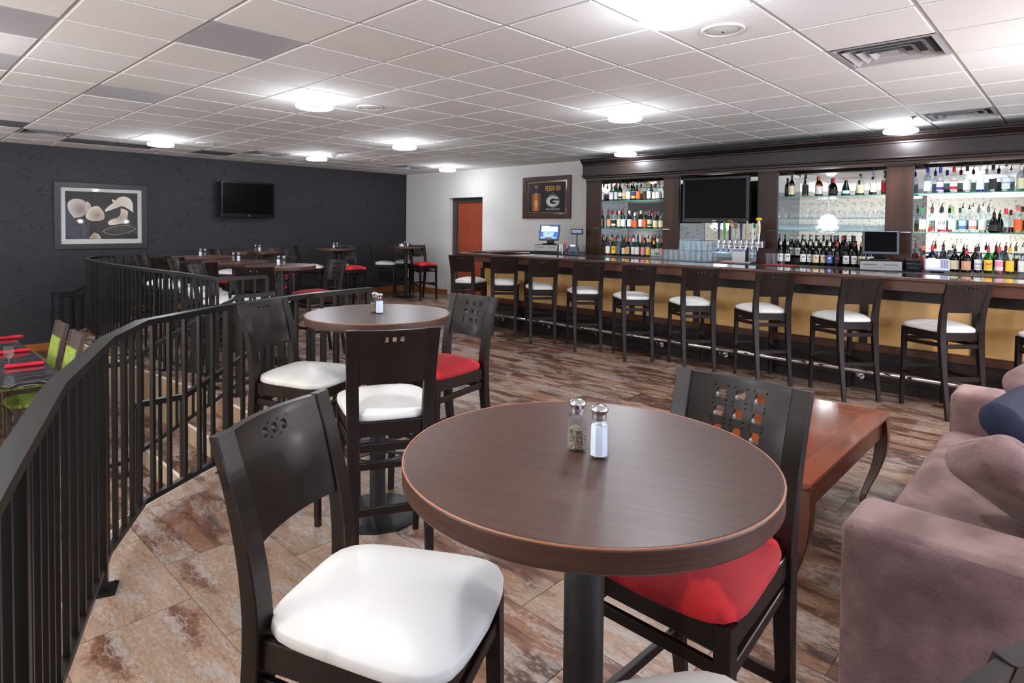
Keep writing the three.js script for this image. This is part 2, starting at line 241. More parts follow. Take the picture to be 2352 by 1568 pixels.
for (let i = i0 - 1; i <= i1; i++) for (let k = k0 - 1; k <= k1; k++) {
  if (has(VENTS, i, k) || has(RETURNS, i, k)) continue;
  const x0 = Math.max(GX + i * GS + 0.01, XL), x1 = Math.min(GX + (i + 1) * GS - 0.01, XR), z1 = Math.min(GZ - k * GS - 0.01, ZF), z0 = Math.max(GZ - (k + 1) * GS + 0.01, ZB);
  if (x1 - x0 < 0.03 || z1 - z0 < 0.03) continue;
  cells.push({ i, k, x0, x1, z0, z1, v: inView((x0 + x1) / 2, CEIL, (z0 + z1) / 2, 1.1) ? 0 : 100, d: distTo((x0 + x1) / 2, CEIL, (z0 + z1) / 2) });
}
cells.sort((a, b) => a.v + a.d - b.v - b.d);
const fullTile = uvm(merge([box(GS - 0.02, 0.008, GS - 0.02, 0, 0, 0), box(GS - 0.03, 0.006, GS - 0.03, 0, -0.005, 0)]), 'z'), restTiles = [];
cells.forEach((c, n) => {
  const m = has(GREYS, c.i, c.k) ? M.greyPanel : cTile[Math.floor(h2(c.i, c.k, 8) * 3)], whole = c.x1 - c.x0 > GS - 0.03 && c.z1 - c.z0 > GS - 0.03;
  const g = whole ? fullTile : uvm(box(c.x1 - c.x0, 0.01, c.z1 - c.z0), 'z');
  if (n < 300 && c.v === 0) mesh('tile', g, m, ceil).position.set((c.x0 + c.x1) / 2, CEIL + 0.004, (c.z0 + c.z1) / 2);
  else restTiles.push(g.clone().translate((c.x0 + c.x1) / 2, CEIL + 0.004, (c.z0 + c.z1) / 2));
});
mesh('tile_field', merge(restTiles), cTile[0], ceil).userData.kind = 'stuff';
const cellAt = (i, k) => [GX + (i + 0.5) * GS, GZ - (k + 0.5) * GS];

// square four-way supply diffusers
M.vent = mat([196, 194, 196], 0.45, { metalness: 0.2 }); M.duct = mat([46, 44, 46], 0.8);
function ringFrame(o, i, y0, y1) { const P = [], a = [[-1, -1], [1, -1], [1, 1], [-1, 1]]; for (let s = 0; s < 4; s++) { const p = a[s], q = a[(s + 1) % 4], A = [p[0] * o, y0, p[1] * o], B = [q[0] * o, y0, q[1] * o], C = [q[0] * i, y1, q[1] * i], D = [p[0] * i, y1, p[1] * i]; P.push(...A, ...B, ...C, ...A, ...C, ...D); } const g = new THREE.BufferGeometry(); g.setAttribute('position', new THREE.Float32BufferAttribute(P, 3)); g.computeVertexNormals(); g.setAttribute('uv', new THREE.Float32BufferAttribute(new Float32Array(P.length / 3 * 2), 2)); return g; }
const ventNames = ['square air diffuser in the ceiling just above the bar stools', 'square air diffuser in the ceiling beside the bar header', 'square air diffuser above the calla lily picture', 'square air diffuser above the wall television', 'square air diffuser near the far corner above the red door', 'square air diffuser behind the viewpoint'];
VENTS.forEach(([i, k], n) => {
  const [x, z] = cellAt(i, k), t = thing('ceiling_vent', ventNames[n], 'air vent', [x, CEIL, z]);
  mesh('duct', box(0.56, 0.02, 0.56, 0, 0.03, 0), M.duct, t);
  mesh('frame', merge([ringFrame(0.3, 0.27, -0.004, -0.006), ringFrame(0.27, 0.255, -0.006, 0.03)]), M.vent, t);
  for (const o of [0.235, 0.165, 0.1]) mesh('louver', merge([ringFrame(o, o - 0.052, -0.016, 0.022), ringFrame(o, o - 0.004, -0.016, -0.012)]), M.vent, t);
  mesh('center_plate', box(0.09, 0.006, 0.09, 0, -0.002, 0), M.vent, t);
});
M.returnVent = mat([186, 182, 182], 0.6);
const retNames = ['ridged air return grille nearest the viewpoint in the ceiling', 'ridged air return grille second in line towards the dark wall', 'ridged air return grille cut by the top edge of the picture', 'small ridged return grille at the picture border below the other'];
RETURNS.forEach(([i, k], n) => {
  const [x, z] = cellAt(i, k), t = thing('return_grille', retNames[n], 'air grille', [x, CEIL, z]);
  mesh('backing', box(0.59, 0.01, 0.59, 0, 0.018, 0), M.duct, t); const sl = box(0.585, 0.012, 0.009);
  for (let s = 0; s < 34; s++) mesh('slat', sl, M.returnVent, t).position.set(0, 0.004, -0.283 + s * 0.01715);
});
// ring lamps
const ringGeo = new THREE.TorusGeometry(0.15, 0.022, 12, 36).rotateX(PI / 2), lampNames = {
  '0': 'ring-shaped ceiling lamp cut by the top edge of the picture', '1': 'ring-shaped ceiling lamp above the second round table', '2': 'ring-shaped ceiling lamp in the middle of the room towards the bar', '3': 'ring-shaped ceiling lamp halfway to the dark wall', '4': 'ring-shaped ceiling lamp above the calla lily picture', '5': 'ring-shaped ceiling lamp above the wall television', '6': 'ring-shaped ceiling lamp in front of the red door', '7': 'ring-shaped ceiling lamp over the end of the bar by the poster', '8': 'ring-shaped ceiling lamp over the bar near the air diffuser' };
function ringLamp(x, z, label) {
  const t = thing('ceiling_light', label, 'ceiling light', [x, CEIL, z], 0, 'ring-shaped ceiling lamps');
  mesh('canopy', cyl(0.145, 0.145, 0.012, 0, -0.012, 0, 32), M.whiteMetal, t);
  mesh('lamp_ring', ringGeo.clone().translate(0, -0.085, 0), M.lampGlow, t);
  mesh('lens', lathe([[0.0, -0.036], [0.06, -0.034], [0.1, -0.024], [0.11, -0.012]], 28), M.lensGlow, t);
  for (let a = 0; a < 3; a++) mesh('rod', cyl(0.004, 0.004, 0.075, 0.15 * Math.cos(a * 2.1 + 0.6), -0.085, 0.15 * Math.sin(a * 2.1 + 0.6), 8), M.chrome, t);
  const l = new THREE.PointLight(rgb(238, 244, 255), LAMP_GLOW); l.position.set(x, CEIL - 0.12, z); l.castShadow = true; l.shadow.radius = 5; l.name = 'ring_lamp_light'; scene.add(l);
  const s = new THREE.SpotLight(rgb(240, 245, 255), LAMP_BEAM, 0, 52 * DEG, 0.35, 2); s.position.set(x, CEIL - 0.2, z); s.target.position.set(x, 0, z); s.castShadow = true; s.shadow.radius = 2.5; s.name = 'ring_lamp_beam'; scene.add(s, s.target);
}
const LIGHTS = [cellAt(1, -3), cellAt(1, 3), cellAt(5, 0), cellAt(5, 6), cellAt(1, 10), cellAt(5, 10), [8.2, -9.35], [8.08, -5.12], [8.08, -1.55], cellAt(5, -6), cellAt(1, -9), cellAt(-3, -3), [0.1, -5.26], [0.1, -9.6], cellAt(-7, 0), cellAt(-7, 7), [8.08, 1.7]];
LIGHTS.forEach(([x, z], i) => ringLamp(x, z, lampNames[i] || 'ring-shaped ceiling lamp outside the picture'));
// speakers, smoke detector, sprinklers
M.speaker = mat([206, 207, 202], 0.6); M.speakerRim = mat([222, 214, 200], 0.5);
[[cellAt(2, -3), 'round ceiling speaker near the nearest ring lamp'], [cellAt(2, 3), 'round ceiling speaker above the second round table'], [cellAt(2, 10), 'round ceiling speaker above the calla lily picture'], [cellAt(7, 10), 'round ceiling speaker near the far corner of the ceiling']].forEach(([[x, z], lab]) => {
  const t = thing('ceiling_speaker', lab, 'speaker', [x, CEIL, z]);
  mesh('rim', lathe([[0.125, 0.001], [0.125, -0.012], [0.11, -0.016], [0.104, -0.01], [0.104, 0.001]], 32), M.speakerRim, t); mesh('grille', lathe([[0, -0.02], [0.06, -0.017], [0.104, -0.009]], 32), M.speaker, t); mesh('badge', box(0.022, 0.004, 0.008, 0, -0.02, 0), M.black, t);
});
{ const t = thing('smoke_detector', 'white conical smoke detector on the ceiling near the dark wall', 'smoke detector', [5.5, CEIL, -9.15]); mesh('base', cyl(0.07, 0.07, 0.012, 0, -0.012, 0, 24), M.whiteMetal, t); mesh('sensor', lathe([[0, -0.085], [0.018, -0.085], [0.024, -0.06], [0.06, -0.03], [0.066, -0.012]], 24), M.whiteMetal, t); }
[[7.65, -1.36, 'small brass ceiling sprinkler near the bar header'], [3.4, -11.2, 'small ceiling sprinkler close to the dark wall over the picture'], [6.2, -10.95, 'small ceiling sprinkler close to the dark wall past the television']].forEach(([x, z, lab]) => { const t = thing('sprinkler', lab, 'sprinkler', [x, CEIL, z]); mesh('rosette', lathe([[0.008, 0], [0.036, 0], [0.036, -0.006], [0.01, -0.012], [0.008, -0.03]], 16), M.steel, t); mesh('deflector', cyl(0.02, 0.02, 0.003, 0, -0.042, 0, 12), M.steel, t); mesh('yoke', merge([cyl(0.003, 0.003, 0.03, 0.01, -0.04, 0, 6), cyl(0.003, 0.003, 0.03, -0.01, -0.04, 0, 6)]), M.steel, t); });

// ---------- bar-height chairs ----------
const wearRng = rng(99), DARKV = [1, 1, 1], WEAR = [3.4, 2.7, 2.2];
// a bar of chamfered rectangular section swept along rows {c:[x,y,z], u:[..], v:[..], a, b}: half-sizes a along u, b along v
function sweepBar(rows, ch = 0.003, wear = 0.16) {
  const P = [], C = [], U = [];
  const sec = (r) => { const { c, u, v, a, b } = r, k = ch; return [[-a + k, -b], [a - k, -b], [a, -b + k], [a, b - k], [a - k, b], [-a + k, b], [-a, b - k], [-a, -b + k]].map(([s, t]) => [c[0] + u[0] * s + v[0] * t, c[1] + u[1] * s + v[1] * t, c[2] + u[2] * s + v[2] * t]); };
  const S = rows.map(sec); let len = 0;
  const quad = (A, B, Cc, D, col, u0, u1, v0, v1) => { P.push(...A, ...B, ...Cc, ...A, ...Cc, ...D); U.push(u0, v0, u1, v0, u1, v1, u0, v0, u1, v1, u0, v1); for (let i = 0; i < 6; i++) C.push(...col); };
  for (let i = 0; i < rows.length - 1; i++) {
    const l2 = len + Math.hypot(rows[i].c[0] - rows[i + 1].c[0], rows[i].c[1] - rows[i + 1].c[1], rows[i].c[2] - rows[i + 1].c[2]);
    for (let j = 0; j < 8; j++) { const n = (j + 1) % 8, worn = j % 2 === 1 && wearRng() < wear; quad(S[i][j], S[i][n], S[i + 1][n], S[i + 1][j], worn ? WEAR : DARKV, j * 0.02, j * 0.02 + 0.02, len, l2); }
    len = l2;
  }
  for (const [s, f] of [[S[0], 1], [S[S.length - 1], 0]]) for (let j = 1; j < 7; j++) { const a = s[0], b = s[f ? j + 1 : j], c = s[f ? j : j + 1]; P.push(...a, ...b, ...c); U.push(0, 0, 0.02, 0, 0.02, 0.02); for (let i = 0; i < 3; i++) C.push(...DARKV); }
  const g = new THREE.BufferGeometry(); g.setAttribute('position', new THREE.Float32BufferAttribute(P, 3)); g.setAttribute('color', new THREE.Float32BufferAttribute(C, 3)); g.setAttribute('uv', new THREE.Float32BufferAttribute(U, 2)); g.computeVertexNormals(); return g;
}
const bar3 = (p, q, a, b, up = [0, 1, 0]) => { const d = new THREE.Vector3(q[0] - p[0], q[1] - p[1], q[2] - p[2]).normalize(), u = new THREE.Vector3().crossVectors(d, new THREE.Vector3(...up)).normalize(), v = new THREE.Vector3().crossVectors(u, d); const r = []; for (let i = 0; i <= 4; i++) r.push({ c: p.map((x, k) => lerp(x, q[k], i / 4)), u: u.toArray(), v: v.toArray(), a, b }); return sweepBar(r, 0.0025); };
// side profile of the rear posts: [y, z]
const PROF = [[0, -0.292], [0.2, -0.262], [0.4, -0.232], [0.6, -0.212], [0.72, -0.206], [0.8, -0.21], [0.88, -0.222], [0.96, -0.24], [1.04, -0.262], [1.12, -0.288]];
const profZ = (y) => { for (let i = 0; i < PROF.length - 1; i++) if (y <= PROF[i + 1][0]) { const t = (y - PROF[i][0]) / (PROF[i + 1][0] - PROF[i][0]), p0 = PROF[Math.max(0, i - 1)], p1 = PROF[i], p2 = PROF[i + 1], p3 = PROF[Math.min(PROF.length - 1, i + 2)]; return 0.5 * (2 * p1[1] + (p2[1] - p0[1]) * t + (2 * p0[1] - 5 * p1[1] + 4 * p2[1] - p3[1]) * t * t + (3 * p1[1] - p0[1] - 3 * p2[1] + p3[1]) * t * t * t); } return PROF[PROF.length - 1][1]; };
const postX = (y) => y < 0.75 ? lerp(0.158, 0.163, y / 0.75) : lerp(0.163, 0.173, (y - 0.75) / 0.37);
function rearPost(s) {
  const r = []; for (let i = 0; i <= 24; i++) { const y = 1.12 * i / 24, e = 0.001, dz = (profZ(Math.min(1.119, y + 0.01)) - profZ(Math.max(0, y - 0.01))) / 0.02, L = Math.hypot(1, dz); r.push({ c: [s * postX(y), y, profZ(y)], u: [1, 0, 0], v: [0, -dz / L, 1 / L], a: lerp(0.017, 0.026, sm(0, 0.7, y)), b: y < 0.7 ? lerp(0.014, 0.021, sm(0, 0.6, y)) : lerp(0.021, 0.012, sm(0.7, 1.1, y)) }); }
  return sweepBar(r, 0.003, 0.28);
}
// curved slab between the posts with rounded see-through holes [[cx, cy, w, h], ...]
function backSlab(holes) {
  const y0 = 0.878, y1 = 1.118, T = 0.018, P = [], N = [], U = [], C = [], I = [];
  const hw = (y) => postX(y) - 0.0245, sag = 0.03;
  const at = (x, y, t) => { const u = x / 0.15; return [x, y, profZ(y) + 0.008 - sag * (1 - u * u) * 0.8 - t]; };
  const nor = (x, y, s) => { const e = 0.002, a = at(x + e, y, 0), b = at(x - e, y, 0), c = at(x, y + e, 0), d = at(x, y - e, 0), n = new THREE.Vector3(a[0] - b[0], a[1] - b[1], a[2] - b[2]).cross(new THREE.Vector3(c[0] - d[0], c[1] - d[1], c[2] - d[2])).normalize(); return n.multiplyScalar(s).toArray(); };
  const vert = (x, y, side, n) => { P.push(...at(x, y, side ? T : 0)); N.push(...(n || nor(x, y, side ? -1 : 1))); U.push(x * 1.0, y); C.push(...DARKV); return P.length / 3 - 1; };
  const xs = new Set(), ys = new Set(); for (let i = 0; i <= 12; i++) xs.add((-0.15 + 0.3 * i / 12).toFixed(5)); for (let i = 0; i <= 8; i++) ys.add((y0 + (y1 - y0) * i / 8).toFixed(5));
  const pad = 0.007, hs = holes.map(([x, y, w, h]) => ({ x, y, w, h, x0: x - w / 2 - pad, x1: x + w / 2 + pad, y0: y - h / 2 - pad, y1: y + h / 2 + pad }));
  for (const h of hs) { for (const s of [...xs]) if (Math.abs(s - h.x0) < 0.006 || Math.abs(s - h.x1) < 0.006 || (s > h.x0 && s < h.x1)) xs.delete(s); for (const s of [...ys]) if ((s > h.y0 - 0.005 && s < h.y1 + 0.005)) ys.delete(s); }
  for (const h of hs) { xs.add(h.x0.toFixed(5)); xs.add(h.x1.toFixed(5)); ys.add(h.y0.toFixed(5)); ys.add(h.y1.toFixed(5)); }
  const X = [...xs].map(Number).sort((a, b) => a - b), Y = [...ys].map(Number).sort((a, b) => a - b), fx = (x, y) => x * hw(y) / 0.15;
  for (const side of [0, 1]) {
    const id = Y.map((y) => X.map((x) => vert(fx(x, y), y, side)));
    for (let j = 0; j < Y.length - 1; j++) for (let i = 0; i < X.length - 1; i++) {
      const mx = (X[i] + X[i + 1]) / 2, my = (Y[j] + Y[j + 1]) / 2, h = hs.find((q) => mx > q.x0 && mx < q.x1 && my > q.y0 && my < q.y1);
      const f = (a, b, c) => side ? I.push(a, c, b) : I.push(a, b, c);
      if (!h) { f(id[j][i], id[j][i + 1], id[j + 1][i + 1]); f(id[j][i], id[j + 1][i + 1], id[j + 1][i]); continue; }
      const R = [], O = [], K = 20; for (let k = 0; k < K; k++) { const a = 2 * PI * k / K, c = Math.cos(a), s = Math.sin(a), p = 4.5, rr = 1 / Math.pow(Math.pow(Math.abs(c), p) + Math.pow(Math.abs(s), p), 1 / p), q = 1 / Math.max(Math.abs(c), Math.abs(s)); const xi = h.x + c * rr * h.w / 2, yi = h.y + s * rr * h.h / 2, xo = h.x + c * q * (h.w / 2 + pad), yo = h.y + s * q * (h.h / 2 + pad); R.push(vert(fx(xi, yi), yi, side)); O.push(vert(fx(xo, yo), yo, side)); }
      for (let k = 0; k < K; k++) { const n = (k + 1) % K; f(O[k], O[n], R[n]); f(O[k], R[n], R[k]); if (!side) { const A = [k, n].map((q) => 2 * PI * q / K), v = (q) => { const c = Math.cos(A[q]), s = Math.sin(A[q]), p = 4.5, rr = 1 / Math.pow(Math.pow(Math.abs(c), p) + Math.pow(Math.abs(s), p), 1 / p), xi = h.x + c * rr * h.w / 2, yi = h.y + s * rr * h.h / 2; return [vert(fx(xi, yi), yi, 0, [-c, -s, 0]), vert(fx(xi, yi), yi, 1, [-c, -s, 0])]; }, [a, b] = v(0), [c2, d2] = v(1); I.push(a, c2, d2, a, d2, b); } }
    }
  }
  for (const [y, ny] of [[y0, -1], [y1, 1]]) { let prev = null; for (let i = 0; i <= 24; i++) { const x = fx(-0.15 + 0.3 * i / 24, y), a = vert(x, y, 0, [0, ny, 0]), b = vert(x, y, 1, [0, ny, 0]); if (prev) I.push(prev[0], a, b, prev[0], b, prev[1]); prev = [a, b]; } }
  const g = new THREE.BufferGeometry(); g.setAttribute('position', new THREE.Float32BufferAttribute(P, 3)); g.setAttribute('normal', new THREE.Float32BufferAttribute(N, 3)); g.setAttribute('uv', new THREE.Float32BufferAttribute(U, 2)); g.setAttribute('color', new THREE.Float32BufferAttribute(C, 3)); g.setIndex(I); return g;
}
// domed cushion on a rounded trapezoid outline
function cushion(wf, wb, z0, z1, y0, edge, dome, rings = 12, K = 48) {
  const P = [], U = [], I = []; const out = (a) => { const c = Math.cos(a), s = Math.sin(a), p = 5, r = 1 / Math.pow(Math.pow(Math.abs(c), p) + Math.pow(Math.abs(s), p), 1 / p), t = (s * r + 1) / 2; return [c * r * lerp(wb, wf, t) / 2, lerp(z0, z1, t) + (1 - Math.abs(c * r)) * 0.012 * (s > 0 ? 1 : 0)]; };
  const cz = (z0 + z1) / 2, lay = [[0, y0 + edge + dome, 0]]; for (let i = 1; i <= rings; i++) { const r = i / rings; lay.push([r * 0.985, y0 + edge * lerp(1, 0.92, r ** 6) + dome * (1 - r ** 2.6), 0]); }
  lay.push([1.0, y0 + edge * 0.72], [1.006, y0 + edge * 0.42], [1.0, y0 + edge * 0.14], [0.975, y0], [0.9, y0], [0, y0]);
  for (const [r, y] of lay) for (let k = 0; k < K; k++) { const [x, z] = out(2 * PI * k / K); P.push(x * r, y, cz + (z - cz) * r); U.push(x * r, (z - cz) * r); }
  for (let i = 0; i < lay.length - 1; i++) for (let k = 0; k < K; k++) { const n = (k + 1) % K, a = i * K + k, b = i * K + n, c = a + K, d = b + K; I.push(a, b, d, a, d, c); }
  const g = new THREE.BufferGeometry(); g.setAttribute('position', new THREE.Float32BufferAttribute(P, 3)); g.setAttribute('uv', new THREE.Float32BufferAttribute(U, 2)); g.setIndex(I); g.computeVertexNormals(); return g;
}
const seatGeo = cushion(0.44, 0.355, -0.205, 0.235, 0.705, 0.036, 0.042);
const legGeo = (s) => { const r = []; for (let i = 0; i <= 10; i++) { const y = 0.705 * i / 10; r.push({ c: [s * lerp(0.188, 0.186, i / 10), y, lerp(0.212, 0.196, i / 10)], u: [1, 0, 0], v: [0, 0, 1], a: lerp(0.014, 0.02, i / 10), b: lerp(0.014, 0.02, i / 10) }); } return sweepBar(r, 0.0025, 0.08); };
const G3 = [-1, 0, 1].map((i) => [i * 0.034, 1.078, 0.019, 0.022]), G9 = []; for (const j of [0, 1, 2]) for (const i of [-1, 0, 1]) G9.push([i * 0.058, 1.07 - j * 0.052, 0.029, 0.029]);
const chairGeo = { postL: rearPost(-1), postR: rearPost(1), legL: legGeo(-1), legR: legGeo(1), back3: backSlab(G3), back9: backSlab(G9) };
const rz = (y) => profZ(y);
function makeChair(red) {
  const t = thing('bar_chair', '', 'chair'), part = (n, g, m = M.chair) => mesh(n, g, m, t);
  part('leg', chairGeo.postL); part('leg', chairGeo.postR); part('leg', chairGeo.legL); part('leg', chairGeo.legR);
  part('backrest', red ? chairGeo.back9 : chairGeo.back3); part('seat', seatGeo, red ? M.red : M.vinyl);
  for (const s of [-1, 1]) { part('seat_rail', bar3([s * 0.188, 0.672, 0.19], [s * 0.163, 0.672, -0.2], 0.011, 0.032)); for (const y of [0.585, 0.3]) part('stretcher', bar3([s * 0.187, y, 0.2], [s * 0.161, y + 0.02, rz(y + 0.02)], 0.009, 0.016)); }
  part('seat_rail', bar3([-0.18, 0.672, 0.2], [0.18, 0.672, 0.2], 0.011, 0.032)); part('seat_rail', bar3([-0.155, 0.672, -0.2], [0.155, 0.672, -0.2], 0.011, 0.032));
  for (const y of [0.595, 0.33]) part('stretcher', bar3([-0.155, y, rz(y)], [0.155, y, rz(y)], 0.009, 0.018)); for (const y of [0.6, 0.35]) part('stretcher', bar3([-0.18, y, 0.203], [0.18, y, 0.203], 0.009, 0.015));
  return t;
}
let chairW = null, chairR = null;
// (bx, bz): where the middle of the top edge of the backrest stands
function chair(bx, bz, deg, red, label, group) {
  const a = deg * DEG, p = [bx + 0.288 * Math.sin(a), 0, bz + 0.288 * Math.cos(a)], src = red ? chairR : chairW;
  if (src) return dup(src, p, a, label, group);
  const t = makeChair(red); t.position.set(...p); t.rotation.y = a; t.userData.label = label; t.userData.group = group; if (red) chairR = t; else chairW = t; return t;
}
const TABLES = [[1.045, -0.747], [1.91, -2.73], [3.28, -6.58], [3.19, -7.58], [3.29, -8.91], [4.58, -10.02], [6.33, -10.48], [8.07, -10.53]];
const TN = ['the nearest round table', 'the second nearest round table', 'the third round table from the front', 'the fourth round table from the front', 'the fifth round table from the front', 'the round table beneath the wall television', 'the round table between television and corner', 'the round table in the far corner'];
const CH = [
  [0, 0.67, -1.37, 26, 0], [0, 1.77, -0.72, -91, 1], [0, 0.68, -0.125, 150, 0], [1, 1.57, -3.36, 25, 0], [1, 2.65, -2.74, -92, 1], [1, 1.55, -2.1, 152, 0],
  [2, 2.457, -6.834, 48, 0], [2, 4.01, -6.58, -90, 1], [2, 2.717, -6.011, 134, 0], [3, 2.613, -7.996, 55, 0], [3, 3.94, -7.66, -93, 1], [3, 2.574, -7.083, 145, 0],
  [4, 2.626, -9.305, 52, 0], [4, 4.03, -8.95, -89, 1], [4, 2.65, -8.315, 145, 0], [5, 4.1, -10.61, 38, 0], [5, 4.79, -9.25, -165, 1], [5, 5.06, -10.61, -38, 0],
  [6, 5.74, -10.94, 52, 0], [6, 6.42, -9.68, -172, 1], [6, 6.82, -11.05, -42, 0], [7, 7.45, -10.95, 55, 0], [7, 8.18, -9.73, -171, 1], [7, 8.46, -11.17, -31, 0]];
CH.forEach(([t, x, z, a, red], i) => {
  const s = i % 3, txt = red ? 'red-cushioned chair with nine-hole back at ' : s === 0 ? 'white-cushioned chair nearest the railing side of ' : t < 5 ? 'white-cushioned chair with its back to the viewpoint at ' : 'white-cushioned chair on the wall side of ';
  chair(x, z, a, !!red, txt + TN[t], 'bar chairs at the round tables');
});
// bar stools
const ORD = ['first', 'second', 'third', 'fourth', 'fifth', 'sixth', 'seventh', 'eighth', 'ninth', 'tenth'];
[[6.02, -6.56, 112], [6.24, -5.9, 131], [6.2, -5.15, 135], [6.22, -4.44, 135], [6.18, -3.7, 135], [6.2, -2.97, 134], [6.22, -2.2, 135], [6.22, -1.44, 136], [6.22, -0.68, 136], [6.24, 0.08, 132]].forEach(([x, z, a], i) => chair(x, z, a, false, 'white-cushioned bar stool, ' + ORD[i] + ' along the bar from the red door', 'stools along the bar'));

// ---------- round tables with shakers ----------
const topGeo = lathe([[0, 0.042], [0.374, 0.042], [0.379, 0.0395], [0.381, 0.036], [0.381, 0.004], [0.378, 0], [0, 0]], 72);
{ const p = topGeo.attributes.position, uv = new Float32Array(p.count * 2); for (let i = 0; i < p.count; i++) { const y = p.getY(i), r = Math.hypot(p.getX(i), p.getZ(i)); if (y > 0.039 || r < 0.37) { uv[i * 2] = p.getX(i) * 0.93 - p.getZ(i) * 0.36; uv[i * 2 + 1] = p.getX(i) * 0.36 + p.getZ(i) * 0.93; } else { uv[i * 2] = y; uv[i * 2 + 1] = Math.atan2(p.getX(i), p.getZ(i)) * 0.38; } } topGeo.setAttribute('uv', new THREE.BufferAttribute(uv, 2)); }
const edgeGeo = new THREE.TorusGeometry(0.3795, 0.0022, 6, 72).rotateX(PI / 2), postGeo = cyl(0.042, 0.042, 1.03, 0, 0.015, 0, 28), baseGeo = lathe([[0, 0.034], [0.06, 0.034], [0.09, 0.024], [0.18, 0.014], [0.232, 0.008], [0.236, 0.0], [0, 0]], 48), ringG = new THREE.TorusGeometry(0.165, 0.012, 10, 40).rotateX(PI / 2), plateGeo = cyl(0.12, 0.12, 0.008, 0, 1.034, 0, 24), spokeGeo = merge([0, 1, 2].map((k) => cyl(0.009, 0.009, 0.13, 0, 0, 0, 8).rotateZ(PI / 2).translate(-0.036, 0, 0).rotateY(k * 2 * PI / 3)));
let table0 = null;
function roundTable(x, z, label) {
  if (table0) return dup(table0, [x, 0, z], 0, label, 'round bar tables');
  const t = table0 = thing('round_table', label, 'table', [x, 0, z], 0, 'round bar tables');
  mesh('tabletop', topGeo.clone().translate(0, 1.042, 0), M.laminate, t); mesh('edge_line', edgeGeo.clone().translate(0, 1.0825, 0), M.edge, t);
  mesh('post', postGeo, M.postMetal, t); mesh('base', baseGeo, M.blackMetal, t); mesh('foot_ring', ringG.clone().translate(0, 0.34, 0), M.postMetal, t); mesh('ring_spoke', spokeGeo.clone().translate(0, 0.34, 0), M.postMetal, t); mesh('mounting_plate', plateGeo, M.blackMetal, t);
}
const TL2 = ['nearest dark round bar table with salt and pepper', 'second nearest dark round bar table, by the railing end', 'third dark round bar table, beside the platform railing', 'fourth dark round bar table behind the platform railing', 'fifth dark round bar table, closest to the calla lily picture', 'dark round bar table beneath the wall television', 'dark round bar table between wall television and corner', 'dark round bar table in the far corner by the white wall'];
TABLES.forEach(([x, z], i) => roundTable(x, z, TL2[i]));
const oct = (pts) => { const g = lathe(pts, 8); return toCreasedNormals(g, 0.3); };
const shGlass = oct([[0.0, 0.0], [0.021, 0.0], [0.0225, 0.004], [0.021, 0.03], [0.0205, 0.062], [0.0195, 0.07], [0.0155, 0.077], [0.0135, 0.08]]), shCap = merge([lathe([[0.0142, 0.078], [0.0148, 0.084], [0.0142, 0.086], [0.0148, 0.089], [0.0142, 0.092], [0.0178, 0.096], [0.0182, 0.1], [0.015, 0.105], [0.008, 0.1085], [0, 0.109]], 20)]), shSalt = oct([[0, 0.005], [0.0185, 0.005], [0.0185, 0.03], [0.018, 0.062], [0.017, 0.066], [0, 0.0665]]), shPep = oct([[0, 0.005], [0.0185, 0.005], [0.0185, 0.03], [0.0182, 0.046], [0.01, 0.05], [0, 0.051]]), holeGeo = cyl(0.0012, 0.0012, 0.0008, 0, 0, 0, 6);
M.salt = mat([236, 236, 236], 0.9); M.pepper = mat([255, 255, 255], 0.9, { map: tex(128, 128, (u, v) => { const n = h2(Math.floor(u * 60), Math.floor(v * 60), 3); return n < 0.35 ? [70, 58, 46] : n < 0.7 ? [132, 112, 88] : [176, 156, 126]; }) });
M.shakerGlass = glassy([238, 243, 248], 0.04);
let salt0 = null, pep0 = null;
function shaker(kind, x, z, turn, label) {
  const src = kind === 'salt' ? salt0 : pep0, p = [x, 1.084, z]; if (src) return dup(src, p, turn, label, 'shakers on the round tables');
  const t = thing(kind + '_shaker', label, 'shaker', p, turn, 'shakers on the round tables');
  mesh('glass', shGlass, M.shakerGlass, t); const c = mesh('cap', shCap, M.chrome, t); mesh(kind === 'salt' ? 'salt' : 'pepper', kind === 'salt' ? shSalt : shPep, kind === 'salt' ? M.salt : M.pepper, t);
  for (let k = 0; k < 7; k++) mesh('hole', holeGeo, M.black, c).position.set(k ? 0.0065 * Math.cos(k) : 0, 0.108 - (k ? 0.0008 : 0), k ? 0.0065 * Math.sin(k) : 0);
  if (kind === 'salt') salt0 = t; else pep0 = t;
}
const SH = [[1.05, -0.718, 1.052, -0.775], [1.91, -2.718, 1.92, -2.778]];
TABLES.forEach(([x, z], i) => { const s = SH[i] || (i % 2 ? [x + 0.03, z + 0.02, x - 0.015, z - 0.03] : [x - 0.02, z - 0.015, x + 0.025, z + 0.03]); shaker('salt', s[0], s[1], 0.2 + i, 'glass salt shaker with chrome cap on ' + TN[i]); shaker('pepper', s[2], s[3], 0.5 + i, 'glass pepper shaker with chrome cap on ' + TN[i]); });
{ const t = thing('sugar_caddy', 'small white sugar packet caddy on the corner round table', 'caddy', [8.0, 1.084, -10.6]); mesh('tub', rspan(-0.035, 0.035, 0, 0.045, -0.03, 0.03, 0.006), M.whiteMetal, t); for (let k = 0; k < 5; k++) mesh('packet', rspan(-0.027, 0.027, 0.01, 0.062, -0.022 + k * 0.01, -0.016 + k * 0.01, 0.001), k % 2 ? M.napkin : M.whiteMetal, t); }

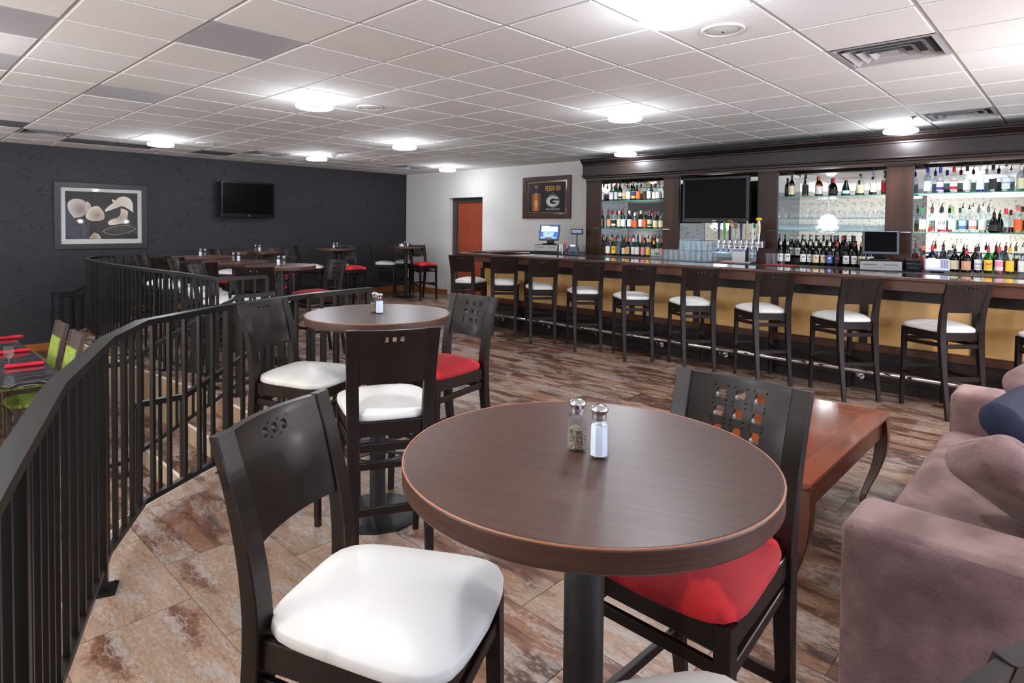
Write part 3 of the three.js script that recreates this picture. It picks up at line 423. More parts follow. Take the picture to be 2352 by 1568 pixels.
// ---------- railings ----------
function plan(path, hw, y0, y1) {   // mitred rectangular rail along a plan polyline
  const n = path.length, L = [], R = [];
  for (let i = 0; i < n; i++) { const a = path[Math.max(0, i - 1)], b = path[Math.min(n - 1, i + 1)], p = path[i]; const d1 = i ? norm2(p, a) : norm2(b, p), d2 = i < n - 1 ? norm2(b, p) : d1; let mx = -(d1[1] + d2[1]), mz = d1[0] + d2[0]; const l = Math.hypot(mx, mz); mx /= l; mz /= l; const k = hw / Math.max(0.5, mx * -d1[1] + mz * d1[0]); L.push([p[0] + mx * k, p[1] + mz * k]); R.push([p[0] - mx * k, p[1] - mz * k]); }
  const gs = []; for (let i = 0; i < n - 1; i++) gs.push(prism([L[i], L[i + 1], R[i + 1], R[i]], y0, y1)); return merge(gs);
}
const norm2 = (b, a) => { const l = Math.hypot(b[0] - a[0], b[1] - a[1]); return [(b[0] - a[0]) / l, (b[1] - a[1]) / l]; };
const balGeo = rspan(-0.0105, 0.0105, 0.1, 1.02, -0.0105, 0.0105, 0.0015, 1), railPostGeo = rspan(-0.021, 0.021, 0.006, 1.02, -0.021, 0.021, 0.002, 1), footPlate = merge([rspan(-0.055, 0.055, 0, 0.008, -0.055, 0.055, 0.001, 1), ...[[-1, -1], [1, 1], [1, -1], [-1, 1]].map(([a, b]) => cyl(0.006, 0.006, 0.006, a * 0.042, 0.008, b * 0.042, 8))]);
function railing(label, path, gap, every, phase = 0) {
  const t = thing('railing', label, 'railing'); mesh('top_rail', plan(path, 0.029, 1.02, 1.052), M.rail, t); mesh('bottom_rail', plan(path, 0.015, 0.085, 0.112), M.rail, t);
  let tot = 0; const seg = []; for (let i = 0; i < path.length - 1; i++) { const l = Math.hypot(path[i + 1][0] - path[i][0], path[i + 1][1] - path[i][1]); seg.push([tot, l]); tot += l; }
  const N = Math.round(tot / gap);
  for (let k = 0; k <= N; k++) { const s = Math.min(tot - 1e-6, tot * k / N), j = seg.findIndex(([a, l]) => s <= a + l), f = (s - seg[j][0]) / seg[j][1], A = path[j], B = path[j + 1], isPost = k === 0 || k === N || (k + phase) % every === 0, o = mesh(isPost ? 'post' : 'baluster', isPost ? railPostGeo : balGeo, M.rail, t); o.position.set(lerp(A[0], B[0], f), 0, lerp(A[1], B[1], f)); o.rotation.y = -Math.atan2(B[1] - A[1], B[0] - A[0]); if (isPost) mesh('foot_plate', footPlate, M.rail, o); }
}
railing('long curved black metal railing in the foreground beside the viewpoint', NEAR.slice().reverse(), 0.118, 11, 0);
railing('black metal railing around the far platform with the round tables', FAR, 0.122, 9, 4);
function sideSweep(path, hw, t) { const up = [], dn = []; for (const [x, y] of path) { up.push([x, y]); dn.unshift([x, y - t]); } const s = new THREE.Shape([...up, ...dn].map(([x, y]) => new THREE.Vector2(x, y))); return new THREE.ExtrudeGeometry(s, { depth: hw * 2, bevelEnabled: false }).translate(0, 0, -hw); }
function handrail(x, z, label) {   // x: where the upper post stands
  const t = thing('stair_handrail', label, 'handrail', [x, 0, z]); const P = [[-1.19, 0.45], [-0.91, 0.45], [0, 0.915], [0.34, 0.915]];
  mesh('top_rail', sideSweep(P, 0.021, 0.034), M.rail, t); mesh('bottom_rail', sideSweep(P.map(([a, y]) => [a, y - 0.8]), 0.014, 0.026), M.rail, t);
  const yAt = (a) => a < -0.91 ? 0.45 : a < 0 ? lerp(0.45, 0.915, (a + 0.91) / 0.91) : 0.915;
  for (const a of [-1.18, -1.05, -0.78, -0.65, -0.52, -0.39, -0.26, -0.13, 0.11, 0.22, 0.33]) mesh('baluster', rspan(a - 0.01, a + 0.01, yAt(a) - 0.82, yAt(a) - 0.01, -0.01, 0.01, 0.0015, 1), M.rail, t);
  for (const [a, g] of [[-0.91, LOW], [0, 0]]) { const p = mesh('post', rspan(a - 0.02, a + 0.02, g + 0.006, yAt(a) - 0.01, -0.02, 0.02, 0.002, 1), M.rail, t); mesh('foot_plate', footPlate.clone().translate(a, g, 0), M.rail, p); }
}
handrail(2.34, -5.5, 'black stair handrail on the platform side of the near steps'); handrail(2.34, -4.2, 'black stair handrail just behind the foreground railing');
handrail(3.2, -11.5, 'black stair handrail against the dark wall'); handrail(3.2, -10.98, 'black stair handrail of the far steps beside the platform railing');

// ---------- the bar ----------
const BZ0 = -6.9, BZ1 = 1.7;
{
  const t = thing('bar_cabinet', 'long dark wood bar front with maple panels behind the stools', 'bar', [0, 0, 0]);
  mesh('carcass', uvm(span(6.83, 7.25, 0, 1.0, BZ0 + 0.02, BZ1), 'z'), M.barDark, t);
  mesh('top_band', uvm(rspan(6.79, 6.83, 0.883, 1.0, BZ0, BZ1, 0.003), 'z'), M.barDark, t); mesh('lower_moulding', uvm(merge([rspan(6.775, 6.83, 0.363, 0.43, BZ0, BZ1, 0.006), rspan(6.787, 6.83, 0.43, 0.442, BZ0, BZ1, 0.003)]), 'z'), M.walnut, t);
  mesh('base_panel', uvm(rspan(6.795, 6.83, 0.09, 0.363, BZ0, BZ1, 0.003), 'z'), M.barDark, t); mesh('plinth', uvm(merge([rspan(6.77, 6.83, 0, 0.09, BZ0, BZ1, 0.004), rspan(6.78, 6.83, 0.09, 0.1, BZ0, BZ1, 0.003)]), 'z'), M.barDark, t);
  const Z = [BZ0, -5.97, -5.09, -4.18, -3.31, -2.42, -1.57, -0.69, 0.2, 1.06, BZ1];
  for (let i = 0; i < Z.length - 1; i++) mesh('panel', uvm(span(6.808, 6.83, 0.442, 0.883, Z[i] + 0.035, Z[i + 1] - 0.035), 'y'), M.maple, t);
  Z.forEach((z) => mesh('stile', uvm(rspan(6.79, 6.83, 0.442, 0.883, z - 0.036, z + 0.036, 0.003), 'y'), M.barDark, t));
  mesh('end_panel', uvm(span(6.8, 7.25, 0, 1.0, BZ0, BZ0 + 0.02), 'y'), M.barDark, t);
}
{
  const t = thing('bar_counter', 'glossy dark bar counter top with brown moulded edge', 'counter');
  mesh('slab', merge([span(6.56, 7.3, 1.085, 1.112, -7.12, BZ1 + 0.05), span(7.3, 7.78, 1.085, 1.112, -7.12, -6.55)]), M.counter, t);
  mesh('edge_rail', uvm(merge([rspan(6.5, 6.575, 1.09, 1.124, -7.18, BZ1 + 0.05, 0.014, 3), rspan(6.5, 7.78, 1.09, 1.124, -7.18, -7.11, 0.014, 3)]), 'z'), M.walnut, t);
  mesh('fascia', uvm(merge([span(6.525, 6.56, 1.0, 1.092, -7.16, BZ1 + 0.05), span(6.525, 7.78, 1.0, 1.092, -7.16, -7.125)]), 'z'), M.walnut, t);
  mesh('underside', span(6.56, 7.28, 1.0, 1.085, -7.1, BZ1 + 0.05), M.barDark, t);
}
{ const t = thing('counter_flap', 'thin hinged counter flap lying on the end of the bar', 'counter flap', [7.15, 1.124, -6.88]); mesh('board', uvm(rspan(-0.32, 0.55, 0.0, 0.018, -0.2, 0.2, 0.003), 'x'), M.walnut, t); mesh('hinge', rspan(-0.02, 0.02, 0.018, 0.024, -0.18, 0.18, 0.001), M.steel, t); }
[[-6.75, -3.38, 6.63, 'chrome foot rail along the bar end near the red door'], [-3.28, 1.5, 6.6, 'chrome foot rail along the bar end near the sofa']].forEach(([a, b, x, lab]) => {
  const t = thing('foot_rail', lab, 'foot rail'); mesh('tube', merge([cyl(0.025, 0.025, b - a, 0, 0, 0, 20).rotateX(PI / 2).translate(x, 0.205, a), new THREE.SphereGeometry(0.03, 16, 10).translate(x, 0.205, a), new THREE.SphereGeometry(0.03, 16, 10).translate(x, 0.205, b)]), M.chrome, t);
  for (let k = 0; k < 4; k++) { const z = a + 0.35 + (b - a - 0.7) * k / 3; const br = mesh('bracket', merge([tube([[x, 0.2, z], [x + 0.02, 0.14, z], [x + 0.08, 0.12, z], [6.77, 0.12, z]], 0.011, 8, 16)]), M.chrome, t); mesh('rosette', cyl(0.03, 0.03, 0.01, 0, 0, 0, 16).rotateZ(PI / 2).translate(6.772, 0.12, z), M.chrome, br); mesh('collar', cyl(0.031, 0.031, 0.05, 0, -0.025, 0, 18).rotateX(PI / 2).translate(x, 0.205, z), M.chrome, br); }
});
// ---------- back bar ----------
const BACK = 1.09, FX = 8.42, MX = 8.86, COLS = [[-6.085, -5.8], [-4.66, -4.4], [-3.25, -2.99], [-1.75, -1.478], [-0.2, 0.07], [1.32, 1.6]], BAYS = [[-5.8, -4.66], [-4.4, -3.25], [-2.99, -1.75], [-1.478, -0.2], [0.07, 1.32]];
{ const t = thing('back_counter', 'dark counter behind the bar carrying the bottles and registers', 'counter'); mesh('cabinet', uvm(span(7.85, 9.03, 0, BACK - 0.04, -6.98, BZ1), 'z'), M.barDark, t); mesh('top', uvm(rspan(7.8, 9.04, BACK - 0.04, BACK, -7.0, BZ1, 0.006), 'z'), M.barDark, t); mesh('front_lip', uvm(rspan(8.26, 8.29, BACK, BACK + 0.0015, -6.0, BZ1, 0.0005, 1), 'z'), M.walnut, t); }
{
  const t = thing('back_bar', 'dark wood back bar with columns, crown header and mirrored bays', 'back bar');
  COLS.forEach(([a, b], i) => { const c = mesh('column', uvm(rspan(FX, 9.03, BACK + 0.001, 2.39, a, b, 0.004), 'y'), M.column, t); mesh('side_mirror', span(FX + 0.04, MX, BACK + 0.001, 2.3, b, b + 0.004), M.mirror, c); mesh('cap_bead', uvm(rspan(FX - 0.012, FX + 0.02, 2.29, 2.335, a - 0.006, b + 0.006, 0.006), 'z'), M.barDark, c); });
  BAYS.forEach(([a, b]) => mesh('mirror', span(MX, MX + 0.006, BACK + 0.001, 2.39, a, b), M.mirror, t));
  mesh('backing', span(MX + 0.006, 9.03, BACK + 0.001, 2.39, -6.0, 1.5), M.barDark, t);
  const prof = [[8.33, 2.39], [8.33, 2.55], [8.322, 2.56], [8.322, 2.575], [8.3, 2.59], [8.275, 2.615], [8.262, 2.625], [8.262, 2.64], [8.245, 2.648], [8.245, 2.662], [9.03, 2.662], [9.03, 2.39]];
  const sh = new THREE.Shape(prof.map(([x, y]) => new THREE.Vector2(x, y))); mesh('header', uvm(new THREE.ExtrudeGeometry(sh, { depth: 1.68 + 6.1, bevelEnabled: false }).translate(0, 0, -6.1), 'z'), M.barDark, t);
  mesh('header_bead', uvm(merge([rspan(8.315, 8.36, 2.378, 2.4, -6.12, 1.68, 0.008, 3), rspan(8.345, 8.4, 2.345, 2.38, -6.11, 1.68, 0.008, 3)]), 'z'), M.barDark, t);
  mesh('soffit', uvm(span(8.4, 8.6, 2.32, 2.385, -6.09, 1.6), 'z'), M.walnut, t);
}
M.shelfGlass = glassy([214, 238, 230], 0.03);
const BN = ['left of television', 'behind television', 'right of television', 'at far right', 'past the picture'], shelfKeep = [];
[0, 2, 3, 4].forEach((b) => [1.975, 1.53].forEach((y, k) => {
  const t = thing('glass_shelf', (k ? 'lower' : 'upper') + ' green-edged glass shelf in the bay ' + BN[b], 'shelf', [0, y - 0.012, 0]); const [a, c] = BAYS[b];
  mesh('pane', span(FX + 0.03, MX - 0.002, 0, 0.012, a + 0.008, c - 0.003), M.shelfGlass, t); mesh('green_edge', span(FX + 0.026, FX + 0.03, 0, 0.012, a + 0.008, c - 0.003), mat([26, 120, 98], 0.15), t);
  if (b === 3 && k === 0) { const s = mesh('light_strip', span(FX + 0.05, FX + 0.07, -0.012, -0.001, a + 0.05, c - 0.05), M.lampGlow, t); const l = new THREE.RectAreaLight(rgb(240, 246, 255), 6, 1.1, 0.02); l.position.set(FX + 0.06, y - 0.03, (a + c) / 2); l.rotation.set(-PI / 2, 0, PI / 2); l.name = 'shelf_strip_light'; scene.add(l); }
  if (k) for (const z of [a - 0.06, c + 0.06]) mesh('pin', cyl(0.005, 0.005, 0.1, 0, 0, 0, 8).rotateX(PI / 2).translate(FX - 0.007, 0.004, z - 0.05), M.steel, t);
}));

// ---------- bottles ----------
const KIND = {
  std: { b: [[0, 0], [0.036, 0], [0.038, 0.004], [0.038, 0.17], [0.034, 0.19], [0.018, 0.212], [0.0135, 0.225], [0.0135, 0.27], [0.015, 0.272], [0.015, 0.28]], r: 0.038, la: 0.03, lb: 0.145, n: 0.28 },
  tall: { b: [[0, 0], [0.034, 0], [0.036, 0.004], [0.0375, 0.182], [0.034, 0.2], [0.02, 0.216], [0.014, 0.23], [0.0135, 0.278], [0.015, 0.28], [0.015, 0.288]], r: 0.0378, la: 0.03, lb: 0.145, n: 0.288 },
  wide: { b: [[0, 0], [0.043, 0], [0.046, 0.006], [0.046, 0.14], [0.043, 0.16], [0.028, 0.185], [0.016, 0.198], [0.0145, 0.24], [0.016, 0.242], [0.016, 0.25]], r: 0.046, la: 0.025, lb: 0.125, n: 0.25 },
  squat: { b: [[0, 0], [0.038, 0], [0.05, 0.02], [0.052, 0.06], [0.046, 0.1], [0.03, 0.14], [0.016, 0.165], [0.0145, 0.205], [0.016, 0.207], [0.016, 0.215]], r: 0.052, la: 0.02, lb: 0.085, n: 0.215 },
  cone: { b: [[0, 0], [0.048, 0], [0.052, 0.006], [0.05, 0.04], [0.03, 0.13], [0.016, 0.17], [0.014, 0.2], [0.016, 0.202], [0.016, 0.21]], r: 0.05, la: 0.02, lb: 0.06, n: 0.21 },
  wine: { b: [[0, 0], [0.035, 0], [0.037, 0.004], [0.037, 0.17], [0.034, 0.19], [0.02, 0.212], [0.0145, 0.23], [0.0145, 0.288], [0.016, 0.29], [0.016, 0.3]], r: 0.037, la: 0.035, lb: 0.135, n: 0.3 },
};
const GLASS = { clear: [[240, 246, 246], 0], frost: [[222, 230, 236], 0.4], green: [[70, 175, 95], 0], dkgreen: [[40, 92, 60], 0], brown: [[104, 58, 24], 0], dark: [[34, 20, 22], 0], teal: [[60, 150, 140], 0.15], blue: [[70, 100, 170], 0], wine: [[20, 26, 20], 0] };
const gm = new Map(), get = (k, f) => { if (!gm.has(k)) gm.set(k, f()); return gm.get(k); };
const glassMat = (k) => get('g' + k, () => glassy(GLASS[k][0], 0.04 + GLASS[k][1]));
const liqMat = (c) => get('l' + c, () => mat(c, 0.06, { transmission: 0.85, thickness: 0 }));
const capMat = (c) => get('c' + c, () => mat(c, 0.35));
const labMat = (bg, txt, ink, band) => get('t' + [bg, txt, ink, band], () => (txt || band) ? mat([255, 255, 255], 0.55, { map: canv(64, 96, (x, w, h) => {
  x.fillStyle = `rgb(${bg})`; x.fillRect(0, 0, w, h); if (band) { x.fillStyle = `rgb(${band})`; x.fillRect(0, h * 0.62, w, h * 0.3); x.fillRect(0, 0, w, h * 0.08); }
  x.fillStyle = `rgb(${ink || [40, 34, 30]})`; x.textAlign = 'center'; if (txt) { x.font = 'bold ' + (txt.length < 3 ? 44 : txt.length < 4 ? 30 : txt.length < 7 ? 17 : 12) + 'px sans-serif'; x.fillText(txt, w / 2, h * 0.5); } x.globalAlpha = 0.5; for (let k = 0; k < 3; k++) x.fillRect(w * 0.2, h * (0.7 + k * 0.07), w * 0.6, 2);
}) }) : mat(bg, 0.6));
const POUR = merge([cyl(0.012, 0.0095, 0.016, 0, 0, 0, 10), cyl(0.006, 0.005, 0.02, 0, 0.016, 0, 8), tube([[0, 0.034, 0], [0.003, 0.046, 0], [0.011, 0.058, 0]], 0.0042, 6, 6)]), geoK = {};
for (const k in KIND) { const K = KIND[k]; geoK[k] = { body: lathe(K.b, 16), label: lathe([[K.r + 0.0008, K.la], [K.r + 0.0008, K.lb]], 10, -1.15, 2.3), cap: cyl(0.0165, 0.016, 0.034, 0, K.n - 0.02, 0, 12), neck: lathe([[0.0162, K.n - 0.05], [0.016, K.n + 0.004], [0, K.n + 0.005]], 12) }; }
function liquid(k, lv) { return get('q' + k + lv, () => { const K = KIND[k], top = K.n * lv, pts = [[0, 0.004]]; for (let i = 1; i < K.b.length; i++) { const [r, y] = K.b[i]; if (y >= top) { const [r0, y0] = K.b[i - 1], t = (top - y0) / (y - y0 || 1); pts.push([lerp(r0, r, t) - 0.003, top]); break; } pts.push([r - 0.003, y + 0.003]); } pts.push([0, top]); return lathe(pts, 14); }); }
// a bottle: [kind, glass, liquid colour | 0, level, label bg | 0, text, ink, band, cap colour | 'p' pourer, neck colour | 0]
function bottle(x, y, z, s, name, label, group) {
  const [k, gl, lc, lv, bg, txt, ink, band, cap, neck] = s, t = thing(name, label, 'bottle', [x, y, z], Math.atan2(-x, -z) + (h2(Math.round(z * 100), Math.round(y * 100), 4) - 0.5) * 0.3, group), g = geoK[k];
  mesh('glass', g.body, glassMat(gl), t); if (lc) mesh('liquid', liquid(k, lv || 0.5), liqMat(lc), t); if (bg) mesh('label', g.label, labMat(bg, txt, ink, band), t);
  if (neck) mesh('neck_foil', g.neck, capMat(neck), t); if (cap === 'p') mesh('pourer', POUR, M.black, t).position.y = KIND[k].n - 0.006; else if (cap) mesh('cap', g.cap, capMat(cap), t); return t;
}
const W = [232, 230, 224], K0 = [22, 22, 24], CR = [222, 208, 172], RD = [190, 24, 32], AM = [196, 110, 26], GD = [214, 164, 40], DA = [120, 56, 16], NV = [34, 46, 104], OR = [228, 92, 34], PK = [226, 140, 160], YL = [236, 190, 48], BR = [70, 40, 26];
const NTH = ['first', 'second', 'third', 'fourth', 'fifth', 'sixth', 'seventh', 'eighth', 'ninth', 'tenth', 'eleventh', 'twelfth', 'thirteenth', 'fourteenth'];
const tone = (c) => !c ? 'no' : c[0] > 200 && c[1] > 200 && c[2] > 190 ? 'white' : c[0] < 50 && c[1] < 50 && c[2] < 60 ? 'black' : c[2] > c[0] + 20 ? 'blue' : c[0] > 180 && c[1] < 60 ? 'red' : c[0] > 200 && c[1] > 170 && c[2] > 140 ? 'cream' : c[0] > 200 && c[1] > 150 ? 'yellow' : c[0] > 200 && c[1] > 80 && c[1] < 110 ? 'orange' : c[0] > 200 ? 'pink' : c[1] > c[0] ? 'green' : 'brown';
const GW = { clear: 'clear', frost: 'frosted', green: 'green', dkgreen: 'dark green', brown: 'amber', dark: 'dark', teal: 'teal', blue: 'blue', wine: 'dark' };
function row(y, x, zs, specs, where, name, group) { specs.forEach((s, i) => bottle(x + (h2(i, Math.round(y * 50), 2) - 0.5) * 0.06, y, zs[i], s, name, `${GW[s[1]]} ${s[0] === 'wine' ? 'wine bottle' : 'bottle'} with ${tone(s[4])} label, ${NTH[i]} from left ${where}`, group)); }
const T0 = 1.975, T1 = 1.53;
row(T0, 8.6, [-5.72, -5.63, -5.54, -5.46, -5.37, -5.28, -5.19, -5.1, -5.01, -4.92, -4.83, -4.75], [['tall', 'clear', AM, 0.2, W, '', RD, 0, 'p', RD], ['std', 'green', 0, 0, W, '', 0, 0, 'p', RD], ['std', 'dkgreen', 0, 0, W, '', K0, K0, 'p', 0], ['tall', 'clear', AM, 0.2, CR, '', BR, GD, 'p', GD], ['std', 'clear', AM, 0.34, W, '', 0, 0, 'p', 0], ['tall', 'teal', 0, 0, NV, '', W, GD, GD, 0], ['std', 'clear', AM, 0.25, OR, '', W, 0, 'p', 0], ['std', 'clear', DA, 0.4, BR, '', W, 0, 'p', 0], ['tall', 'clear', AM, 0.14, W, '', K0, 0, GD, GD], ['wide', 'clear', AM, 0.08, W, '', RD, 0, 'p', RD], ['wide', 'clear', AM, 0.12, W, '', K0, 0, 'p', CR], ['std', 'green', 0, 0, W, '', 0, 0, 'p', RD]], 'on upper shelf ' + BN[0], 'liquor_bottle', 'bottles on the upper shelf beside the poster');
row(T1, 8.58, [-5.73, -5.64, -5.55, -5.46, -5.36, -5.26, -5.15, -5.06, -4.97, -4.87, -4.77], [['std', 'clear', DA, 0.5, [206, 150, 96], '', K0, 0, 'p', RD], ['std', 'clear', DA, 0.4, K0, '', W, W, 'p', RD], ['std', 'clear', AM, 0.5, CR, '', K0, 0, 'p', CR], ['tall', 'green', 0, 0, W, '', 0, 0, 'p', RD], ['std', 'brown', 0, 0, W, '7', RD, 0, 'p', W], ['wide', 'clear', AM, 0.3, OR, '', W, 0, 'p', W], ['std', 'brown', 0, 0, W, '', K0, 0, 'p', CR], ['std', 'clear', OR, 0.3, OR, '', W, 0, 'p', 0], ['tall', 'dkgreen', 0, 0, CR, '', K0, [60, 120, 60], 'p', RD], ['wide', 'clear', GD, 0.5, CR, '', K0, 0, RD, RD], ['wide', 'clear', GD, 0.55, CR, '', K0, 0, 'p', 0]], 'on lower shelf ' + BN[0], 'liquor_bottle', 'bottles on the lower shelf beside the poster');
row(BACK, 8.5, [-5.68, -5.58, -5.49, -5.4, -5.31, -5.22, -5.13, -5.04, -4.95, -4.86, -4.77, -4.71], [['std', 'clear', [190, 40, 40], 0.35, W, '', RD, 0, 'p', 0], ['std', 'green', 0, 0, YL, 'JB', RD, 0, 'p', RD], ['std', 'clear', [120, 120, 130], 0.4, [90, 90, 96], '', W, 0, 'p', 0], ['wide', 'dark', 0, 0, CR, '', K0, 0, 'p', 0], ['std', 'brown', 0, 0, [206, 150, 96], '', K0, 0, 'p', RD], ['std', 'clear', 0, 0, W, '', RD, 0, 'p', W], ['std', 'clear', 0, 0, W, '', RD, 0, 'p', 0], ['std', 'clear', PK, 0.3, PK, '', RD, 0, 'p', RD], ['std', 'clear', DA, 0.5, YL, '', K0, 0, 'p', GD], ['wide', 'brown', 0, 0, CR, '', K0, 0, 'p', GD], ['std', 'clear', AM, 0.4, CR, '', K0, BR, 'p', CR], ['std', 'green', 0, 0, OR, '', W, 0, 'p', RD]], 'on back counter ' + BN[0], 'liquor_bottle', 'bottles on the back counter beside the poster');
row(BACK, 8.68, [-5.72, -5.62, -5.53, -5.44, -5.34, -5.25, -5.15, -5.06, -4.97, -4.88, -4.79], [['tall', 'clear', GD, 0.5, 0, '', 0, 0, 'p', YL], ['tall', 'clear', 0, 0, W, '', 0, 0, 'p', 0], ['std', 'teal', 0, 0, 0, '', 0, 0, 'p', 0], ['tall', 'dkgreen', 0, 0, 0, '', 0, 0, 'p', RD], ['tall', 'clear', [150, 200, 210], 0.5, 0, '', 0, 0, 'p', RD], ['std', 'teal', 0, 0, 0, '', 0, 0, 'p', 0], ['tall', 'green', 0, 0, 0, '', 0, 0, 'p', RD], ['std', 'clear', 0, 0, W, '', 0, 0, 'p', 0], ['tall', 'clear', [180, 60, 60], 0.5, 0, '', 0, 0, 'p', RD], ['tall', 'clear', AM, 0.3, 0, '', 0, 0, 'p', GD], ['tall', 'green', 0, 0, 0, '', 0, 0, 'p', RD]], 'in rear row ' + BN[0], 'liquor_bottle', 'rear row of bottles on the back counter');
row(T0, 8.58, [-2.87, -2.7, -2.53, -2.36, -2.21, -2.05, -1.91, -1.8], [['std', 'dark', 0, 0, CR, '', K0, 0, BR, 0], ['std', 'clear', GD, 0.55, K0, '', CR, 0, K0, K0], ['wide', 'brown', 0, 0, [214, 214, 206], '', OR, 0, OR, [190, 84, 20]], ['squat', 'brown', 0, 0, K0, '', W, 0, RD, RD], ['cone', 'teal', 0, 0, [196, 220, 226], '', [40, 110, 110], 0, [190, 150, 110], 0], ['wide', 'clear', DA, 0.35, CR, '', BR, 0, K0, 0], ['tall', 'clear', 0, 0, W, '', NV, 0, 'p', [150, 160, 210]], ['std', 'clear', [170, 50, 20], 0.62, RD, '', W, 0, K0, 0]], 'on upper shelf ' + BN[2], 'liquor_bottle', 'bottles on the upper shelf above the stemware');
row(T0, 8.6, [-1.37, -1.25, -1.12, -1.0, -0.88, -0.77, -0.66, -0.54, -0.42, -0.3], [['tall', 'frost', 0, 0, [206, 214, 232], '', [70, 90, 180], 0, 'p', [30, 60, 160]], ['tall', 'clear', 0, 0, W, '', K0, [90, 50, 150], [40, 60, 170], [40, 60, 170]], ['tall', 'clear', 0, 0, W, '', RD, RD, 'p', RD], ['tall', 'clear', 0, 0, W, '', RD, 0, 'p', K0], ['tall', 'clear', [40, 80, 200], 0.14, [220, 224, 236], '', NV, 0, 'p', W], ['tall', 'clear', 0, 0, K0, '', W, 0, 'p', K0], ['std', 'clear', 0, 0, [214, 222, 232], 'VODKA', NV, 0, 'p', 0], ['std', 'frost', 0, 0, [214, 214, 170], '', K0, 0, 'p', W], ['std', 'clear', 0, 0, W, '', K0, 0, 'p', 0], ['std', 'clear', 0, 0, W, '', RD, 0, 'p', 0]], 'on upper shelf ' + BN[3], 'liquor_bottle', 'clear bottles on the lit upper shelf');
row(T1, 8.58, [-1.4, -1.31, -1.22, -1.12, -1.03, -0.94, -0.85, -0.75, -0.65, -0.55, -0.43, -0.32], [['std', 'clear', YL, 0.36, W, '', [80, 160, 60], 0, 'p', [30, 150, 80]], ['std', 'clear', OR, 0.22, 0, '', 0, 0, 'p', [110, 40, 60]], ['std', 'clear', RD, 0.2, [226, 230, 230], 'UV', [120, 130, 140], 0, 'p', K0], ['std', 'clear', 0, 0, [206, 226, 206], '', [70, 150, 60], 0, [130, 180, 90], [130, 180, 90]], ['std', 'clear', 0, 0, [186, 206, 222], '', NV, [70, 130, 190], 'p', 0], ['std', 'clear', 0, 0, W, '', OR, [226, 150, 130], 'p', W], ['tall', 'clear', [214, 224, 190], 0.3, W, '', RD, 0, 'p', W], ['squat', 'dark', 0, 0, K0, '', W, 0, 'p', 0], ['wide', 'clear', [130, 40, 50], 0.25, 0, '', 0, 0, RD, RD], ['tall', 'clear', [232, 220, 150], 0.5, OR, '', W, 0, [140, 110, 96], OR], ['std', 'clear', AM, 0.3, K0, '', W, 0, 'p', K0], ['std', 'clear', 0, 0, W, '', 0, 0, 'p', 0]], 'on lower shelf ' + BN[3], 'liquor_bottle', 'flavoured bottles on the lower shelf');
row(BACK, 8.5, [-1.37, -1.285, -1.19, -1.08, -0.97, -0.87, -0.78, -0.69, -0.6, -0.5, -0.41, -0.3], [['std', 'clear', OR, 0.6, 0, '', 0, 0, 'p', OR], ['std', 'blue', NV, 0.7, W, '', RD, 0, 'p', RD], ['wide', 'clear', DA, 0.5, [206, 170, 130], '', BR, 0, 'p', 0], ['wide', 'dark', 0, 0, CR, '', BR, 0, 'p', 0], ['wide', 'dark', 0, 0, [206, 150, 120], '', BR, 0, 'p', RD], ['std', 'clear', [80, 40, 30], 0.3, W, 'BEAM', K0, 0, 'p', K0], ['std', 'green', 0, 0, YL, 'J&B', RD, 0, 'p', RD], ['std', 'clear', PK, 0.3, PK, '', RD, W, 'p', RD], ['std', 'clear', DA, 0.45, YL, '', K0, 0, 'p', GD], ['tall', 'clear', 0, 0, W, '', RD, 0, 'p', W], ['std', 'clear', [226, 80, 120], 0.4, 0, '', 0, 0, 'p', RD], ['std', 'dark', [90, 30, 60], 0.4, K0, '', PK, 0, 'p', K0]], 'on back counter ' + BN[3], 'liquor_bottle', 'bottles on the back counter near the sofa end');
const WG = [200, 196, 178], wn = (lb, ink, cap, gl = 'wine') => ['wine', gl, 0, 0, lb, 'o', ink, 0, 0, cap];
row(BACK, 8.44, [-2.93, -2.85, -2.66, -2.58, -2.5, -2.42, -2.34, -2.26, -2.16, -2.07, -1.98, -1.9], [wn(W, NV, WG), wn(W, NV, WG, 'green'), wn(W, [110, 40, 110], WG), wn(W, [110, 40, 110], WG), wn(CR, RD, WG, 'dkgreen'), wn(CR, RD, WG), wn([70, 90, 170], W, WG), wn(K0, RD, RD), wn(W, K0, [40, 40, 60]), wn(W, BR, [110, 30, 40]), wn(CR, BR, [190, 110, 60], 'dkgreen'), wn(W, K0, [110, 30, 40])], 'front row ' + BN[2], 'wine_bottle', 'front row of wine bottles');
{ const t = thing('bottle_step', 'low dark wooden step under the rear row of wine bottles', 'step', [0, BACK, 0]); mesh('board', uvm(rspan(8.52, 8.84, 0, 0.075, -2.96, -1.78, 0.004), 'z'), M.barDark, t); }
row(BACK + 0.075, 8.62, [-2.87, -2.78, -2.7, -2.61, -2.52, -2.43, -2.34, -2.25, -2.11, -2.02, -1.93], [wn(W, NV, WG), wn(W, [110, 40, 110], WG), wn(W, [110, 40, 110], WG), wn(W, NV, WG), wn(CR, RD, WG), wn(CR, RD, WG), wn(W, K0, [90, 90, 96]), wn(K0, RD, RD), wn(W, K0, [50, 50, 56]), wn(W, BR, [100, 30, 40]), wn(W, BR, [190, 110, 60])], 'raised row ' + BN[2], 'wine_bottle', 'raised rear row of wine bottles');
